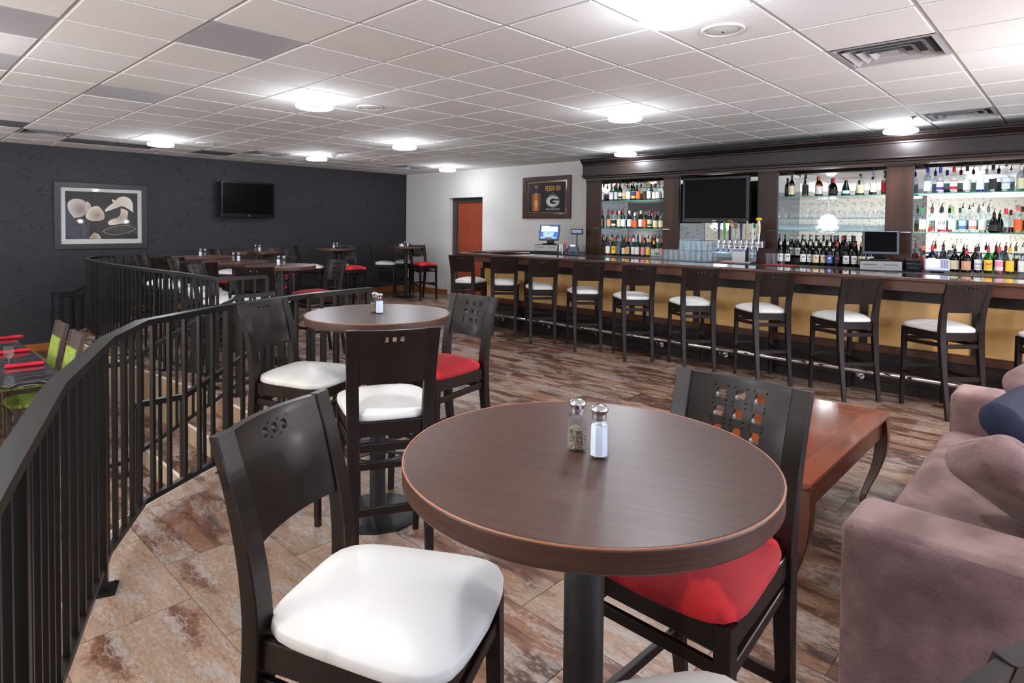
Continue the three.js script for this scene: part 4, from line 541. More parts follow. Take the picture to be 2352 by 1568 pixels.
// stemware upside down on the lower shelf
M.stem = glassy([250, 253, 254], 0.26);
const wg = (h, r) => lathe([[r * 0.86, 0], [r, h * 0.18], [r * 0.9, h * 0.36], [r * 0.4, h * 0.48], [0.004, h * 0.54], [0.0035, h * 0.9], [0.006, h * 0.96], [r * 0.85, h * 0.995], [r * 0.85, h], [0, h]], 18), wgA = wg(0.165, 0.033), wgB = wg(0.185, 0.046);
let g0 = null; const glassAt = (geo, name, x, y, z, label, group) => { const o = mesh(name, geo, M.stem); o.position.set(x, y, z); tag(o, label, 'glass', group); };
for (let i = 0; i < 17; i++) for (let j = 0; j < 3; j++) glassAt(wgA, 'wine_glass', 8.5 + j * 0.085 + (i % 2) * 0.01, T1, -2.94 + i * 0.0715, 'small wine glass standing upside down in the lower tier of stemware', 'lower tier of stemware');
[-2.8, -2.7, -2.6, -2.5, -2.36, -2.25, -2.13, -2.03, -1.93, -1.83].forEach((z, i) => glassAt(wgB, 'goblet', 8.55 + (i % 2) * 0.02, T1 + 0.166, z, 'large goblet upside down on top of the smaller wine glasses', 'upper tier of stemware'));
// stacked pint glasses
const pintGeo = lathe([[0, 0.006], [0.027, 0.004], [0.029, 0], [0.0305, 0.004], [0.041, 0.14], [0.0405, 0.142]], 18), pintUp = pintGeo.clone().rotateX(PI).translate(0, 0.142, 0);
for (let i = 0; i < 9; i++) for (let j = 0; j < 5; j++) for (let k = 0; k < 2; k++) {
  const z = -4.45 + i * 0.084 + (j % 2) * 0.02, x = 7.98 + j * 0.086; if (z > -3.68) continue; if (k && (i < 2 + (3 - j) * 0.8)) continue;
  glassAt(pintUp, 'pint_glass', x, BACK + k * 0.1435, z, k ? 'pint glass upside down in the upper layer of the bar stack' : 'pint glass upside down in the bottom layer of the bar stack', k ? 'upper layer of pint glasses' : 'bottom layer of pint glasses');
}
[[8.02, -4.56], [8.08, -4.64], [8.12, -4.55], [8.17, -4.67]].forEach(([x, z]) => glassAt(pintUp, 'pint_glass', x, BACK, z, 'loose pint glass at the end of the bar stack', 'loose pint glasses'));
[[8.02, -2.86], [8.08, -2.79], [8.06, -2.95]].forEach(([x, z]) => glassAt(pintGeo, 'tumbler', x, BACK + 0.004, z, 'upright tumbler on the red mat beside the beer taps', 'tumblers beside the taps'));
[[7.9, 8.02, -3.62, -3.35, 'red bar mat left of the beer tap pedestal'], [7.92, 8.16, -3.0, -2.62, 'red bar mat right of the beer tap pedestal']].forEach(([a, b, c, d, lab]) => tag(mesh('bar_mat', rspan(a, b, BACK, BACK + 0.004, c, d, 0.0015, 1), M.napkin), lab, 'mat'));
// beer taps
{
  const t = thing('beer_tap_tower', 'stainless steel beer tower with eight tap handles', 'beer taps', [8.22, BACK, -3.385]); M.brushed = mat([168, 168, 170], 0.32, { metalness: 1 });
  mesh('pedestal', rspan(-0.06, 0.06, 0, 0.2, -0.09, 0.09, 0.006), M.brushed, t); mesh('manifold', rspan(-0.05, 0.05, 0.2, 0.295, -0.3, 0.315, 0.008), M.brushed, t); mesh('drip_tray', rspan(-0.17, 0.05, 0, 0.018, -0.2, 0.2, 0.004), M.steel, t);
  const HND = [
    ['navy tapered tap handle', [34, 44, 72], [[0.008, 0], [0.014, 0.03], [0.02, 0.17], [0.026, 0.215], [0.022, 0.24], [0, 0.242]]], ['green bottle-shaped tap handle', [50, 150, 40], [[0.01, 0], [0.012, 0.03], [0.012, 0.09], [0.022, 0.13], [0.024, 0.22], [0.012, 0.25], [0, 0.252]]],
    ['black and gold tap handle with round badge', [30, 26, 22], [[0.012, 0], [0.018, 0.02], [0.02, 0.19], [0.012, 0.2], [0, 0.2]]], ['chain tap handle with ring badge', [176, 178, 182], null], ['navy slim tap handle', [32, 42, 80], [[0.008, 0], [0.013, 0.03], [0.019, 0.16], [0.025, 0.21], [0.021, 0.235], [0, 0.237]]],
    ['beige figure-shaped tap handle', [176, 160, 140], [[0.018, 0], [0.024, 0.02], [0.016, 0.05], [0.022, 0.12], [0.024, 0.19], [0.012, 0.215], [0.014, 0.24], [0.009, 0.262], [0, 0.266]]], ['white tap handle with hop badge', [214, 214, 208], [[0.012, 0], [0.024, 0.03], [0.02, 0.09], [0.026, 0.11], [0.016, 0.15], [0.02, 0.215], [0.01, 0.235], [0, 0.237]]], ['white paddle tap handle topped by a lemon', [226, 224, 214], [[0.01, 0], [0.016, 0.04], [0.024, 0.14], [0.022, 0.23], [0.014, 0.27], [0, 0.272]]]];
  HND.forEach(([lab, c, pr], i) => {
    const z = -0.265 + i * 0.0765, f = mesh('faucet', merge([cyl(0.014, 0.014, 0.05, 0, 0, 0, 12).rotateZ(PI / 2).translate(-0.05, 0.25, z), cyl(0.012, 0.012, 0.05, -0.085, 0.245, z, 10), tube([[-0.085, 0.25, z], [-0.1, 0.235, z], [-0.108, 0.2, z], [-0.108, 0.17, z]], 0.009, 8, 10)]), M.chrome, t); mesh('blue_tip', cyl(0.011, 0.012, 0.022, -0.108, 0.152, z, 10), mat([24, 50, 160], 0.5), f);
    let h; const at = (g) => g.translate(-0.085, 0.295, z);
    if (pr) { h = mesh('tap_handle', at(lathe(pr, 14).scale(0.6, 1, 1)), mat(c, 0.4), t); }
    else { const links = []; for (let k = 0; k < 5; k++) links.push(new THREE.TorusGeometry(0.014, 0.0035, 6, 14).scale(0.75, 1.25, 1).rotateY(k % 2 ? PI / 2 : 0).translate(0, 0.02 + k * 0.029, 0)); links.push(new THREE.TorusGeometry(0.036, 0.007, 8, 24).rotateY(PI / 2).translate(0, 0.2, 0)); h = mesh('tap_handle', at(merge(links)), M.steel, t); mesh('badge', at(cyl(0.03, 0.03, 0.008, 0, -0.004, 0, 20).rotateZ(PI / 2).translate(0, 0.2, 0)), mat([120, 84, 44], 0.5), h); }
    h.userData.label = lab;
    if (i === 2) mesh('badge', at(merge([new THREE.TorusGeometry(0.034, 0.006, 8, 24).rotateY(PI / 2).translate(0, 0.235, 0), span(-0.004, 0.004, 0.215, 0.255, -0.016, -0.01), span(-0.004, 0.004, 0.215, 0.255, 0.01, 0.016), span(-0.004, 0.004, 0.232, 0.238, -0.01, 0.01)])), mat([190, 134, 60], 0.4), h);
    if (i === 6) { mesh('badge', at(cyl(0.03, 0.03, 0.01, 0, 0, 0, 18).rotateZ(PI / 2).translate(0.004, 0.1, 0)), mat([20, 84, 70], 0.5), h); mesh('hop', at(new THREE.SphereGeometry(0.022, 12, 8).scale(0.6, 1.5, 1).translate(0, 0.2, 0.018)), mat([40, 110, 50], 0.6), h); }
    if (i === 7) { mesh('lemon', at(new THREE.SphereGeometry(0.03, 14, 10).scale(0.8, 0.8, 1.35).translate(0, 0.285, 0)), mat([238, 196, 30], 0.5), h); mesh('stripe', at(rspan(-0.016, -0.012, 0.1, 0.2, -0.008, 0.008, 0.001, 1)), mat([206, 150, 40], 0.5), h); }
  });
}
// registers
M.posScreen = mat([255, 255, 255], 0.3, { emissive: rgb(255, 255, 255), emissiveIntensity: 0.75 });
M.posScreen.emissiveMap = M.posScreen.map = canv(256, 192, (x, w, h) => { x.fillStyle = '#3f62b8'; x.fillRect(0, 0, w, h); x.fillStyle = '#dfeaf2'; x.fillRect(10, 8, w - 20, 84); x.fillStyle = '#33468f'; x.fillRect(w / 2, 8, w / 2 - 10, 10); x.fillStyle = '#9fb6cc'; x.fillRect(w / 2 - 1, 20, 2, 70); x.fillStyle = '#8fc4cc'; x.fillRect(44, 98, 150, 40); x.fillStyle = '#a6d79a'; x.fillRect(52, 140, 136, 26); x.fillStyle = '#d8402e'; x.fillRect(98, 172, 50, 14); x.fillStyle = '#c9d6e6'; x.fillRect(12, 172, 60, 12); x.fillRect(176, 172, 60, 12); x.fillStyle = '#24406f'; x.font = '14px sans-serif'; x.fillText('ORDER', 92, 122); });
function register(x, z, turn, lit, label) {
  const t = thing('register_terminal', label, 'register', [x, BACK, z], turn); const tilt = (g) => g.rotateX(-0.3).translate(0, 0.315, 0.02);
  mesh('base', merge([rspan(-0.1, 0.1, 0.112, 0.13, -0.09, 0.1, 0.006), rspan(-0.06, 0.06, 0.13, 0.26, -0.09, -0.03, 0.012)]), M.plasticBlack, t);
  mesh('housing', tilt(merge([rspan(-0.18, 0.18, -0.14, 0.14, -0.03, 0.0, 0.014, 3), rspan(-0.14, 0.14, -0.11, 0.11, -0.1, -0.03, 0.03, 3)])), M.plasticGrey, t);
  mesh('screen', tilt(new THREE.PlaneGeometry(0.315, 0.236).translate(0, 0.008, 0.0012)), lit ? M.posScreen : M.screenOff, t); mesh('power_light', tilt(rspan(0.1, 0.108, -0.128, -0.122, -0.002, 0.002, 0.001, 1)), mat([60, 90, 255], 0.4), t);
}
function drawer(x, y, z, turn, label) { const t = thing('cash_drawer', label, 'cash drawer', [x, y, z], turn); mesh('case', rspan(-0.205, 0.205, 0, 0.112, -0.2, 0.18, 0.004), M.plasticBlack, t); const f = mesh('drawer_front', rspan(-0.2, 0.2, 0.006, 0.104, 0.18, 0.192, 0.003), mat([150, 150, 150], 0.4, { metalness: 0.3 }), t); for (const a of [-0.1, 0.1]) mesh('slot', rspan(a - 0.065, a + 0.065, 0.066, 0.072, 0.19, 0.1932, 0.001, 1), M.black, f); mesh('lock', cyl(0.008, 0.008, 0.006, 0, 0, 0, 12).rotateX(PI / 2).translate(0, 0.034, 0.19), M.steel, f); }
function printer(x, y, z, turn, label, paper) { const t = thing('receipt_printer', label, 'printer', [x, y, z], turn); mesh('case', merge([rspan(-0.08, 0.08, 0, 0.09, -0.13, 0.12, 0.014, 3), rspan(-0.075, 0.075, 0.07, 0.135, -0.12, 0.02, 0.02, 3)]), paper ? M.plasticGrey : M.plasticBlack, t); mesh('paper_slot', rspan(-0.05, 0.05, 0.03, 0.05, 0.116, 0.1215, 0.002, 1), M.black, t); if (paper) mesh('paper', new THREE.CylinderGeometry(0.045, 0.045, 0.08, 20, 1, false, 0, PI).rotateZ(PI / 2).rotateX(-PI / 2 * 0).translate(0, 0.12, -0.05), M.whiteMetal, t); }
const faceCam = (x, z, d = 0) => Math.atan2(-x, -z) + d;
drawer(8.12, BACK + 0.04, -6.62, -1.2, 'grey cash drawer under the lit register by the poster'); register(8.12, -6.62, -1.2, true, 'register with a lit blue screen below the poster');
scene.getObjectByName('register_terminal').position.y = BACK + 0.04;
{ const t = thing('register_stand', 'low dark wooden stand under the lit register', 'stand', [8.12, BACK, -6.62], -1.2); mesh('board', uvm(merge([rspan(-0.27, 0.27, 0.016, 0.04, -0.24, 0.24, 0.003), rspan(-0.24, 0.24, 0, 0.016, -0.2, 0.2, 0.002)]), 'x'), M.barDark, t); }
printer(7.98, BACK, -6.02, -0.9, 'grey receipt printer with paper roll left of the back bar', true);
printer(8.3, BACK, -6.27, -1.2, 'black receipt printer beside the lit register', false);
{ const t = thing('straw_caddy', 'straw caddy with pink straws beside the lit register', 'caddy', [8.02, BACK, -6.2]); mesh('cup', lathe([[0, 0.002], [0.03, 0.002], [0.034, 0.1], [0.032, 0.1], [0.028, 0.006], [0, 0.006]], 16), M.clear, t); for (let k = 0; k < 12; k++) mesh('straw', cyl(0.0035, 0.0035, 0.2, 0, 0.004, 0, 6).rotateX((h2(k, 1, 2) - 0.5) * 0.22).rotateZ((h2(k, 2, 2) - 0.5) * 0.22), mat([226, 50, 110], 0.5), t); }
{ const t = thing('napkin_holder', 'white napkin stack holder beside the pink straws', 'napkin holder', [8.06, BACK, -6.35]); mesh('tray', rspan(-0.05, 0.05, 0, 0.11, -0.012, 0.012, 0.003), M.plasticBlack, t); mesh('napkin_stack', rspan(-0.045, 0.045, 0.004, 0.16, 0.013, 0.04, 0.004), M.whiteMetal, t); }
{ const t = thing('pole_display', 'black customer display on a grey pole before the column', 'display', [8.25, BACK, -6.14], -1.1); mesh('foot', rspan(-0.06, 0.06, 0, 0.015, -0.05, 0.05, 0.005), M.plasticGrey, t); mesh('pole', cyl(0.013, 0.013, 0.32, 0, 0.015, 0, 14), M.plasticGrey, t); mesh('head', rspan(-0.1, 0.1, 0.33, 0.42, -0.03, 0.03, 0.012, 3), M.plasticBlack, t); mesh('display_window', rspan(-0.085, 0.085, 0.35, 0.405, 0.0295, 0.0315, 0.001, 1), mat([20, 60, 90], 0.1, { emissive: rgb(20, 90, 150), emissiveIntensity: 0.25 }), t); }
drawer(8.1, BACK, -1.72, -1.32, 'grey cash drawer under the dark register'); register(8.1, -1.72, -1.32, false, 'register with a dark screen among the wine bottles'); printer(8.2, BACK, -1.42, -1.32, 'black receipt printer right of the dark register', false);
{ const t = thing('card_terminal', 'small white card terminal with keypad before the bottles', 'card terminal', [8.05, BACK, -1.17], -1.4); const L = (g) => g.rotateX(-0.5).translate(0, 0.03, 0); mesh('case', L(rspan(-0.11, 0.11, 0, 0.14, -0.03, 0.0, 0.01, 3)), mat([186, 190, 206], 0.5), t); mesh('screen', L(rspan(-0.095, 0.02, 0.03, 0.125, -0.001, 0.002, 0.001, 1)), mat([226, 232, 246], 0.3), t); for (let i = 0; i < 3; i++) for (let j = 0; j < 4; j++) mesh('key', L(rspan(0.032 + i * 0.023, 0.05 + i * 0.023, 0.03 + j * 0.025, 0.047 + j * 0.025, -0.001, 0.004, 0.001, 1)), mat([110, 116, 140], 0.5), t); mesh('stand', rspan(-0.06, 0.06, 0, 0.02, -0.05, 0.03, 0.006), M.plasticBlack, t); }
// television behind the bar
function television(label, p, turn, w, h, bez, low) { const t = thing('television', label, 'television', p, turn); mesh('housing', merge([rspan(-w / 2, w / 2, -h / 2, h / 2, -0.05, 0, 0.012, 3), rspan(-w * 0.36, w * 0.36, -h * 0.3, h * 0.3, -0.09, -0.045, 0.02, 2)]), M.plasticBlack, t); mesh('bezel', merge([rspan(-w / 2 + 0.004, w / 2 - 0.004, h / 2 - bez, h / 2 - 0.004, -0.002, 0.008, 0.004), rspan(-w / 2 + 0.004, w / 2 - 0.004, -h / 2 + 0.004, -h / 2 + low, -0.002, 0.008, 0.004), rspan(-w / 2 + 0.004, -w / 2 + bez, -h / 2 + low, h / 2 - bez, -0.002, 0.008, 0.004), rspan(w / 2 - bez, w / 2 - 0.004, -h / 2 + low, h / 2 - bez, -0.002, 0.008, 0.004)]), M.plasticBlack, t); mesh('screen', rspan(-w / 2 + bez - 0.002, w / 2 - bez + 0.002, -h / 2 + low - 0.002, h / 2 - bez + 0.002, -0.004, 0.002, 0.001, 1), M.screenOff, t); mesh('badge', rspan(-0.025, 0.025, -h / 2 + low * 0.4, -h / 2 + low * 0.4 + 0.009, 0.007, 0.0092, 0.001, 1), M.steel, t); return t; }
{ const t = television('large black television hanging in the back bar', [8.28, 1.945, -3.79], -PI / 2, 0.965, 0.645, 0.04, 0.065); mesh('wall_mount', merge([rspan(-0.1, 0.1, -0.15, 0.15, -0.11, -0.09, 0.004), rspan(-0.03, 0.03, -0.04, 0.04, -0.57, -0.1, 0.004)]), M.black, t); }

// ---------- wall pieces ----------
{ const t = television('black flat television on the dark patterned wall', [5.14, 2.0, ZB + 0.2], 0.04, 1.06, 0.68, 0.035, 0.075); mesh('wall_mount', merge([rspan(-0.14, 0.14, -0.12, 0.12, -0.115, -0.09, 0.004), rspan(-0.04, 0.04, -0.05, 0.05, -0.2, -0.11, 0.004)]), M.black, t); }
function picture(name, label, p, turn, w, h, fw, fm, inner) {   // centre p, frame width fw
  const t = thing(name, label, 'picture', p, turn), sh = new THREE.Shape([[-w / 2, -h / 2], [w / 2, -h / 2], [w / 2, h / 2], [-w / 2, h / 2]].map((a) => new THREE.Vector2(...a))); sh.holes.push(new THREE.Path([[-w / 2 + fw, -h / 2 + fw], [-w / 2 + fw, h / 2 - fw], [w / 2 - fw, h / 2 - fw], [w / 2 - fw, -h / 2 + fw]].map((a) => new THREE.Vector2(...a))));
  mesh('frame', uvm(new THREE.ExtrudeGeometry(sh, { depth: 0.022, bevelEnabled: true, bevelSize: 0.006, bevelThickness: 0.006, bevelSegments: 2 }).translate(0, 0, 0.006), 'x'), fm, t); inner(t, w - 2 * fw, h - 2 * fw);
  mesh('glazing', rspan(-w / 2 + fw, w / 2 - fw, -h / 2 + fw, h / 2 - fw, 0.0205, 0.0225, 0.0005, 1), M.printGlass, t); return t;
}
const lily = canv(768, 576, (x, w, h) => {
  x.fillStyle = '#2f2725'; x.fillRect(0, 0, w, h); const r = rng(5);
  for (let i = 0; i < 420; i++) { x.fillStyle = `rgba(${r() < 0.5 ? '14,10,9' : '74,64,60'},${0.25 + r() * 0.3})`; x.beginPath(); x.ellipse(r() * w, r() * h, 4 + r() * 10, 4 + r() * 9, 0, 0, 7); x.fill(); }
  const petal = (pts, c0, c1, cx, cy, rad) => { const g = x.createRadialGradient(cx, cy, 4, cx, cy, rad); g.addColorStop(0, c0); g.addColorStop(1, c1); x.fillStyle = g; x.beginPath(); x.moveTo(pts[0][0] * w, pts[0][1] * h); for (let i = 1; i < pts.length; i += 3) x.bezierCurveTo(pts[i][0] * w, pts[i][1] * h, pts[i + 1][0] * w, pts[i + 1][1] * h, pts[i + 2][0] * w, pts[i + 2][1] * h); x.closePath(); x.fill(); };
  petal([[0.03, 0.28], [0.05, 0.12], [0.22, 0.12], [0.28, 0.24], [0.34, 0.3], [0.36, 0.4], [0.26, 0.48], [0.2, 0.56], [0.14, 0.54], [0.12, 0.56], [0.08, 0.5], [0.02, 0.4], [0.03, 0.28]], '#8a7468', '#e2d2c2', 0.2 * w, 0.38 * h, 150);
  petal([[0.28, 0.2], [0.33, 0.24], [0.36, 0.3], [0.33, 0.4], [0.3, 0.42], [0.27, 0.4], [0.26, 0.36], [0.27, 0.3], [0.29, 0.26], [0.28, 0.2]], '#b8a392', '#efe2d2', 0.3 * w, 0.32 * h, 90);
  petal([[0.27, 0.5], [0.3, 0.36], [0.36, 0.28], [0.44, 0.3], [0.5, 0.38], [0.54, 0.46], [0.52, 0.56], [0.46, 0.64], [0.4, 0.6], [0.36, 0.62], [0.32, 0.6], [0.26, 0.58], [0.27, 0.5]], '#a08a7a', '#efe4d6', 0.42 * w, 0.5 * h, 130);
  petal([[0.53, 0.38], [0.58, 0.28], [0.64, 0.24], [0.68, 0.18], [0.72, 0.06], [0.84, 0.04], [0.9, 0.14], [0.95, 0.24], [0.92, 0.3], [0.94, 0.42], [0.86, 0.34], [0.78, 0.26], [0.74, 0.3], [0.68, 0.34], [0.6, 0.38], [0.54, 0.42], [0.54, 0.4], [0.53, 0.4], [0.53, 0.38]], '#d9c6b4', '#f2e8dc', 0.7 * w, 0.26 * h, 190);
  petal([[0.64, 0.2], [0.62, 0.15], [0.63, 0.13], [0.66, 0.16], [0.7, 0.19], [0.68, 0.22], [0.64, 0.2]], '#e6d8c8', '#f2e8dc', 0.65 * w, 0.17 * h, 30);
  petal([[0.75, 0.34], [0.79, 0.34], [0.83, 0.36], [0.86, 0.4], [0.86, 0.5], [0.84, 0.58], [0.83, 0.66], [0.76, 0.66], [0.66, 0.7], [0.6, 0.7], [0.55, 0.68], [0.56, 0.6], [0.66, 0.56], [0.76, 0.54], [0.76, 0.4], [0.75, 0.34]], '#b49c8a', '#e9dccc', 0.76 * w, 0.54 * h, 120);
  x.strokeStyle = '#cbbba8'; x.lineWidth = 4; x.beginPath(); x.moveTo(0.5 * w, 0.83 * h); x.bezierCurveTo(0.6 * w, 0.96 * h, 0.86 * w, 0.9 * h, 0.97 * w, 0.78 * h); x.bezierCurveTo(0.88 * w, 0.66 * h, 0.7 * w, 0.68 * h, 0.5 * w, 0.83 * h); x.stroke(); x.strokeStyle = 'rgba(170,154,138,0.5)'; x.lineWidth = 1.5; for (let i = 0; i < 16; i++) { x.beginPath(); x.moveTo((0.53 + i * 0.025) * w, 0.84 * h); x.quadraticCurveTo((0.55 + i * 0.026) * w, 0.78 * h, (0.6 + i * 0.024) * w, 0.73 * h); x.stroke(); }
  petal([[0.31, 0.98], [0.36, 0.9], [0.36, 0.84], [0.42, 0.88], [0.46, 0.9], [0.46, 0.96], [0.48, 0.99], [0.42, 0.995], [0.36, 0.995], [0.31, 0.98]], '#9c8877', '#d8c8b6', 0.38 * w, 0.95 * h, 70);
  x.strokeStyle = '#8e7d6e'; x.lineWidth = 3; for (const [a, b, c] of [[0.12, 0.56, 0.64], [0.25, 0.62, 0.9]]) { x.beginPath(); x.moveTo(a * w, b * h); x.lineTo((a - 0.01) * w, c * h); x.stroke(); }
});
picture('lily_picture', 'sepia calla lily print in a white mat and wide black frame', [2.77, 1.645, ZB + 0.002], 0, 1.32, 1.07, 0.075, mat([22, 20, 22], 0.4), (t, w, h) => { mesh('mat_board', box(w, h, 0.006, 0, 0, 0.008), mat([206, 204, 198], 0.85), t); mesh('print', box(1.03, 0.775, 0.002, 0, 0.01, 0.0125), mat([255, 255, 255], 0.6, { map: lily }), t); });
const poster = canv(768, 480, (x, w, h) => {
  x.fillStyle = '#b06f2c'; x.fillRect(0, 0, w, h); x.fillStyle = '#0d0c0c'; x.fillRect(9, 9, w - 18, h - 18);
  const g = x.createLinearGradient(60, 0, 290, 0); g.addColorStop(0, '#5a1e0a'); g.addColorStop(0.3, '#c5682a'); g.addColorStop(0.5, '#e09a52'); g.addColorStop(0.7, '#b4561e'); g.addColorStop(1, '#4a1608'); x.fillStyle = g;
  x.beginPath(); x.moveTo(78, 190); x.quadraticCurveTo(180, 150, 282, 190); x.lineTo(272, 250); x.quadraticCurveTo(300, 300, 280, 360); x.lineTo(262, 440); x.quadraticCurveTo(175, 462, 90, 440); x.lineTo(72, 360); x.quadraticCurveTo(52, 300, 84, 250); x.closePath(); x.fill();
  x.fillStyle = '#4d1a4a'; x.fillRect(158, 100, 44, 70); x.fillStyle = '#a8643a'; x.fillRect(140, 52, 78, 34); x.fillStyle = '#6d2a16'; x.fillRect(150, 86, 60, 16);
  x.strokeStyle = 'rgba(60,16,6,0.8)'; x.lineWidth = 8; for (const k of [-1, 1]) { x.beginPath(); x.moveTo(178, 200); x.quadraticCurveTo(178 + k * 90, 240, 178 + k * 74, 420); x.stroke(); x.beginPath(); x.moveTo(178, 250); x.quadraticCurveTo(178 + k * 60, 270, 178 + k * 40, 430); x.stroke(); } x.fillStyle = '#e0b060'; x.beginPath(); x.ellipse(178, 330, 38, 66, 0, 0, 7); x.fill();
  x.fillStyle = '#e79a34'; x.textAlign = 'center'; x.save(); x.translate(515, 140); x.scale(0.72, 1.25); x.font = 'bold 88px sans-serif'; x.fillText('REIGN ON', 0, 0); x.restore();
  x.strokeStyle = '#a8713a'; x.lineWidth = 4; x.beginPath(); x.arc(515, 176, 14, 0, 7); x.stroke(); x.fillStyle = '#a8713a'; x.fillRect(450, 194, 130, 2); x.beginPath(); x.arc(515, 176, 6, 0, 7); x.fill();
  x.fillStyle = '#c9cdd0'; x.beginPath(); x.ellipse(515, 300, 134, 96, 0, 0, 7); x.fill(); x.strokeStyle = '#b98a4a'; x.lineWidth = 5; x.stroke(); x.fillStyle = '#111'; x.beginPath(); x.ellipse(515, 300, 124, 86, 0, 0, 7); x.fill(); x.fillStyle = '#dfe3e6'; x.beginPath(); x.ellipse(515, 300, 116, 78, 0, 0, 7); x.fill();
  x.fillStyle = '#111'; x.beginPath(); x.ellipse(528, 300, 74, 44, 0, 0, 7); x.fill(); x.fillRect(560, 268, 80, 20); x.fillStyle = '#dfe3e6'; x.fillRect(520, 292, 108, 22); x.fillRect(596, 292, 32, 40); x.fillStyle = '#111'; x.fillRect(556, 276, 90, 16);
  x.fillStyle = '#d8d8d8'; x.save(); x.translate(515, 432); x.scale(0.8, 1.1); x.font = 'bold 29px sans-serif'; x.fillText('ENJOY A CROWN & COLA', 0, 0); x.restore(); x.fillStyle = '#777'; x.fillRect(450, 446, 130, 3);
});
picture('bar_poster', 'black and gold framed poster reading REIGN ON beside the bar', [XR - 0.006, 2.095, -7.455], -PI / 2, 1.16, 0.79, 0.07, M.walnut, (t, w, h) => { mesh('mirror_border', box(w, h, 0.006, 0, 0, 0.008), mat([196, 198, 196], 0.06, { metalness: 1 }), t); mesh('print', box(0.93, 0.585, 0.002, 0, 0, 0.0125), mat([255, 255, 255], 0.5, { map: poster }), t); });

// ---------- sofa ----------
const suede = tex(512, 512, (u, v) => { const a = fbm(u * 5 + fbm(u * 3, v * 3, 2, 4) * 1.5, v * 5, 4, 401), b = vn(u * 190, v * 190, 7); return mix3([112, 86, 83], [150, 122, 117], clamp(sm(0.3, 0.7, a) * 0.8 + b * 0.2)); }, { mirror: true, rep: [1.3, 1.3] });
M.suede = mat([255, 255, 255], 0.92, { map: suede, sheen: 0.55, sheenRoughness: 0.5, sheenColor: rgb(236, 214, 214), bumpMap: tex(256, 256, (u, v) => { const n = (vn(u * 100, v * 100, 17) * 0.6 + fbm(u * 16, v * 16, 3, 3) * 0.4) * 255; return [n, n, n]; }, { data: true, rep: [2.5, 2.5] }), bumpScale: 0.0016 });
// a soft box: rounded, bulging, slightly rumpled
function pillowGeo(w, h, d, r, puff, seed, n = 14) {
  const g = new RoundedBoxGeometry(w, h, d, n, r), p = g.attributes.position, v = new THREE.Vector3();
  for (let i = 0; i < p.count; i++) { v.fromBufferAttribute(p, i); const X = v.x / (w / 2), Y = v.y / (h / 2), Z = v.z / (d / 2), f = (a, b) => (1 - a * a) * (1 - b * b); const nz = (fbm(X * 2.2 + seed, Y * 2.2 + Z * 1.7, 3, seed) - 0.5); v.x += Math.sign(v.x) * puff * 0.5 * f(Y, Z) * Math.abs(X); v.y += Math.sign(v.y) * puff * f(X, Z) * Math.abs(Y) + nz * puff * 0.5 * Math.abs(Y); v.z += Math.sign(v.z) * puff * f(X, Y) * Math.abs(Z) + nz * puff * 0.35 * Math.abs(Z); p.setXYZ(i, v.x, v.y, v.z); }
  g.computeVertexNormals(); return uvm(g, 'y');
}
const soft = (x0, x1, y0, y1, z0, z1, r, puff, seed, n) => pillowGeo(x1 - x0, y1 - y0, z1 - z0, r, puff, seed, n).translate((x0 + x1) / 2, (y0 + y1) / 2, (z0 + z1) / 2);
{
  const t = thing('sofa', 'mauve suede sofa with square arms', 'sofa', [0, 0, 0]);
  mesh('base', soft(2.2, 4.6, 0.05, 0.28, -0.5, 0.36, 0.03, 0.004, 3, 6), M.suede, t);
  const arm = (a, b, s) => { const m = mesh('arm', soft(a, b, 0.03, 0.635, -0.55, 0.4, 0.045, 0.006, s, 12), M.suede, t); for (const [x, z] of [[a + 0.012, 0], [b - 0.012, 0]]) mesh('seam', tube([[x, 0.615, -0.52], [x, 0.617, 0.0], [x, 0.612, 0.37]], 0.003, 6, 16), mat([96, 74, 72], 0.9), m); };
  arm(2.15, 2.44, 5); arm(4.3, 4.62, 8); mesh('seat_cushion', soft(2.45, 4.29, 0.26, 0.43, -0.57, 0.18, 0.06, 0.03, 11, 18), M.suede, t); mesh('backrest', soft(2.2, 4.6, 0.1, 0.82, 0.18, 0.44, 0.07, 0.012, 14, 12), M.suede, t);
  for (const [x, z] of [[2.22, -0.48], [4.54, -0.48], [2.22, 0.3], [4.54, 0.3]]) mesh('leg', cyl(0.02, 0.026, 0.055, x, 0, z, 12), M.black, t);
}
function throwPillow(label, p, rot, w, h, d, m, seed) { const o = mesh('throw_pillow', pillowGeo(w, h, d, d * 0.42, 0.03, seed, 16), m); o.position.set(...p); o.rotation.set(...rot); const pi = mesh('piping', tube([[-w / 2 + 0.02, h / 2 - 0.02, 0], [0, h / 2 + 0.004, 0], [w / 2 - 0.02, h / 2 - 0.02, 0], [w / 2 + 0.004, 0, 0], [w / 2 - 0.02, -h / 2 + 0.02, 0], [0, -h / 2 - 0.004, 0], [-w / 2 + 0.02, -h / 2 + 0.02, 0], [-w / 2 - 0.004, 0, 0], [-w / 2 + 0.02, h / 2 - 0.02, 0]], 0.004, 6, 64), m, o); tag(o, label, 'pillow', 'pillows on the sofa'); }
throwPillow('mauve throw pillow leaning by the near sofa arm', [2.88, 0.61, -0.1], [-1.05, 0.5, 0.1], 0.52, 0.5, 0.15, M.suede, 21);
throwPillow('navy throw pillow in the middle of the sofa', [3.45, 0.66, -0.1], [-0.75, -0.25, -0.1], 0.46, 0.44, 0.14, M.navy, 27);
throwPillow('mauve throw pillow leaning by the far sofa arm', [3.96, 0.72, -0.06], [-0.35, -0.5, 0.1], 0.5, 0.48, 0.15, M.suede, 33);

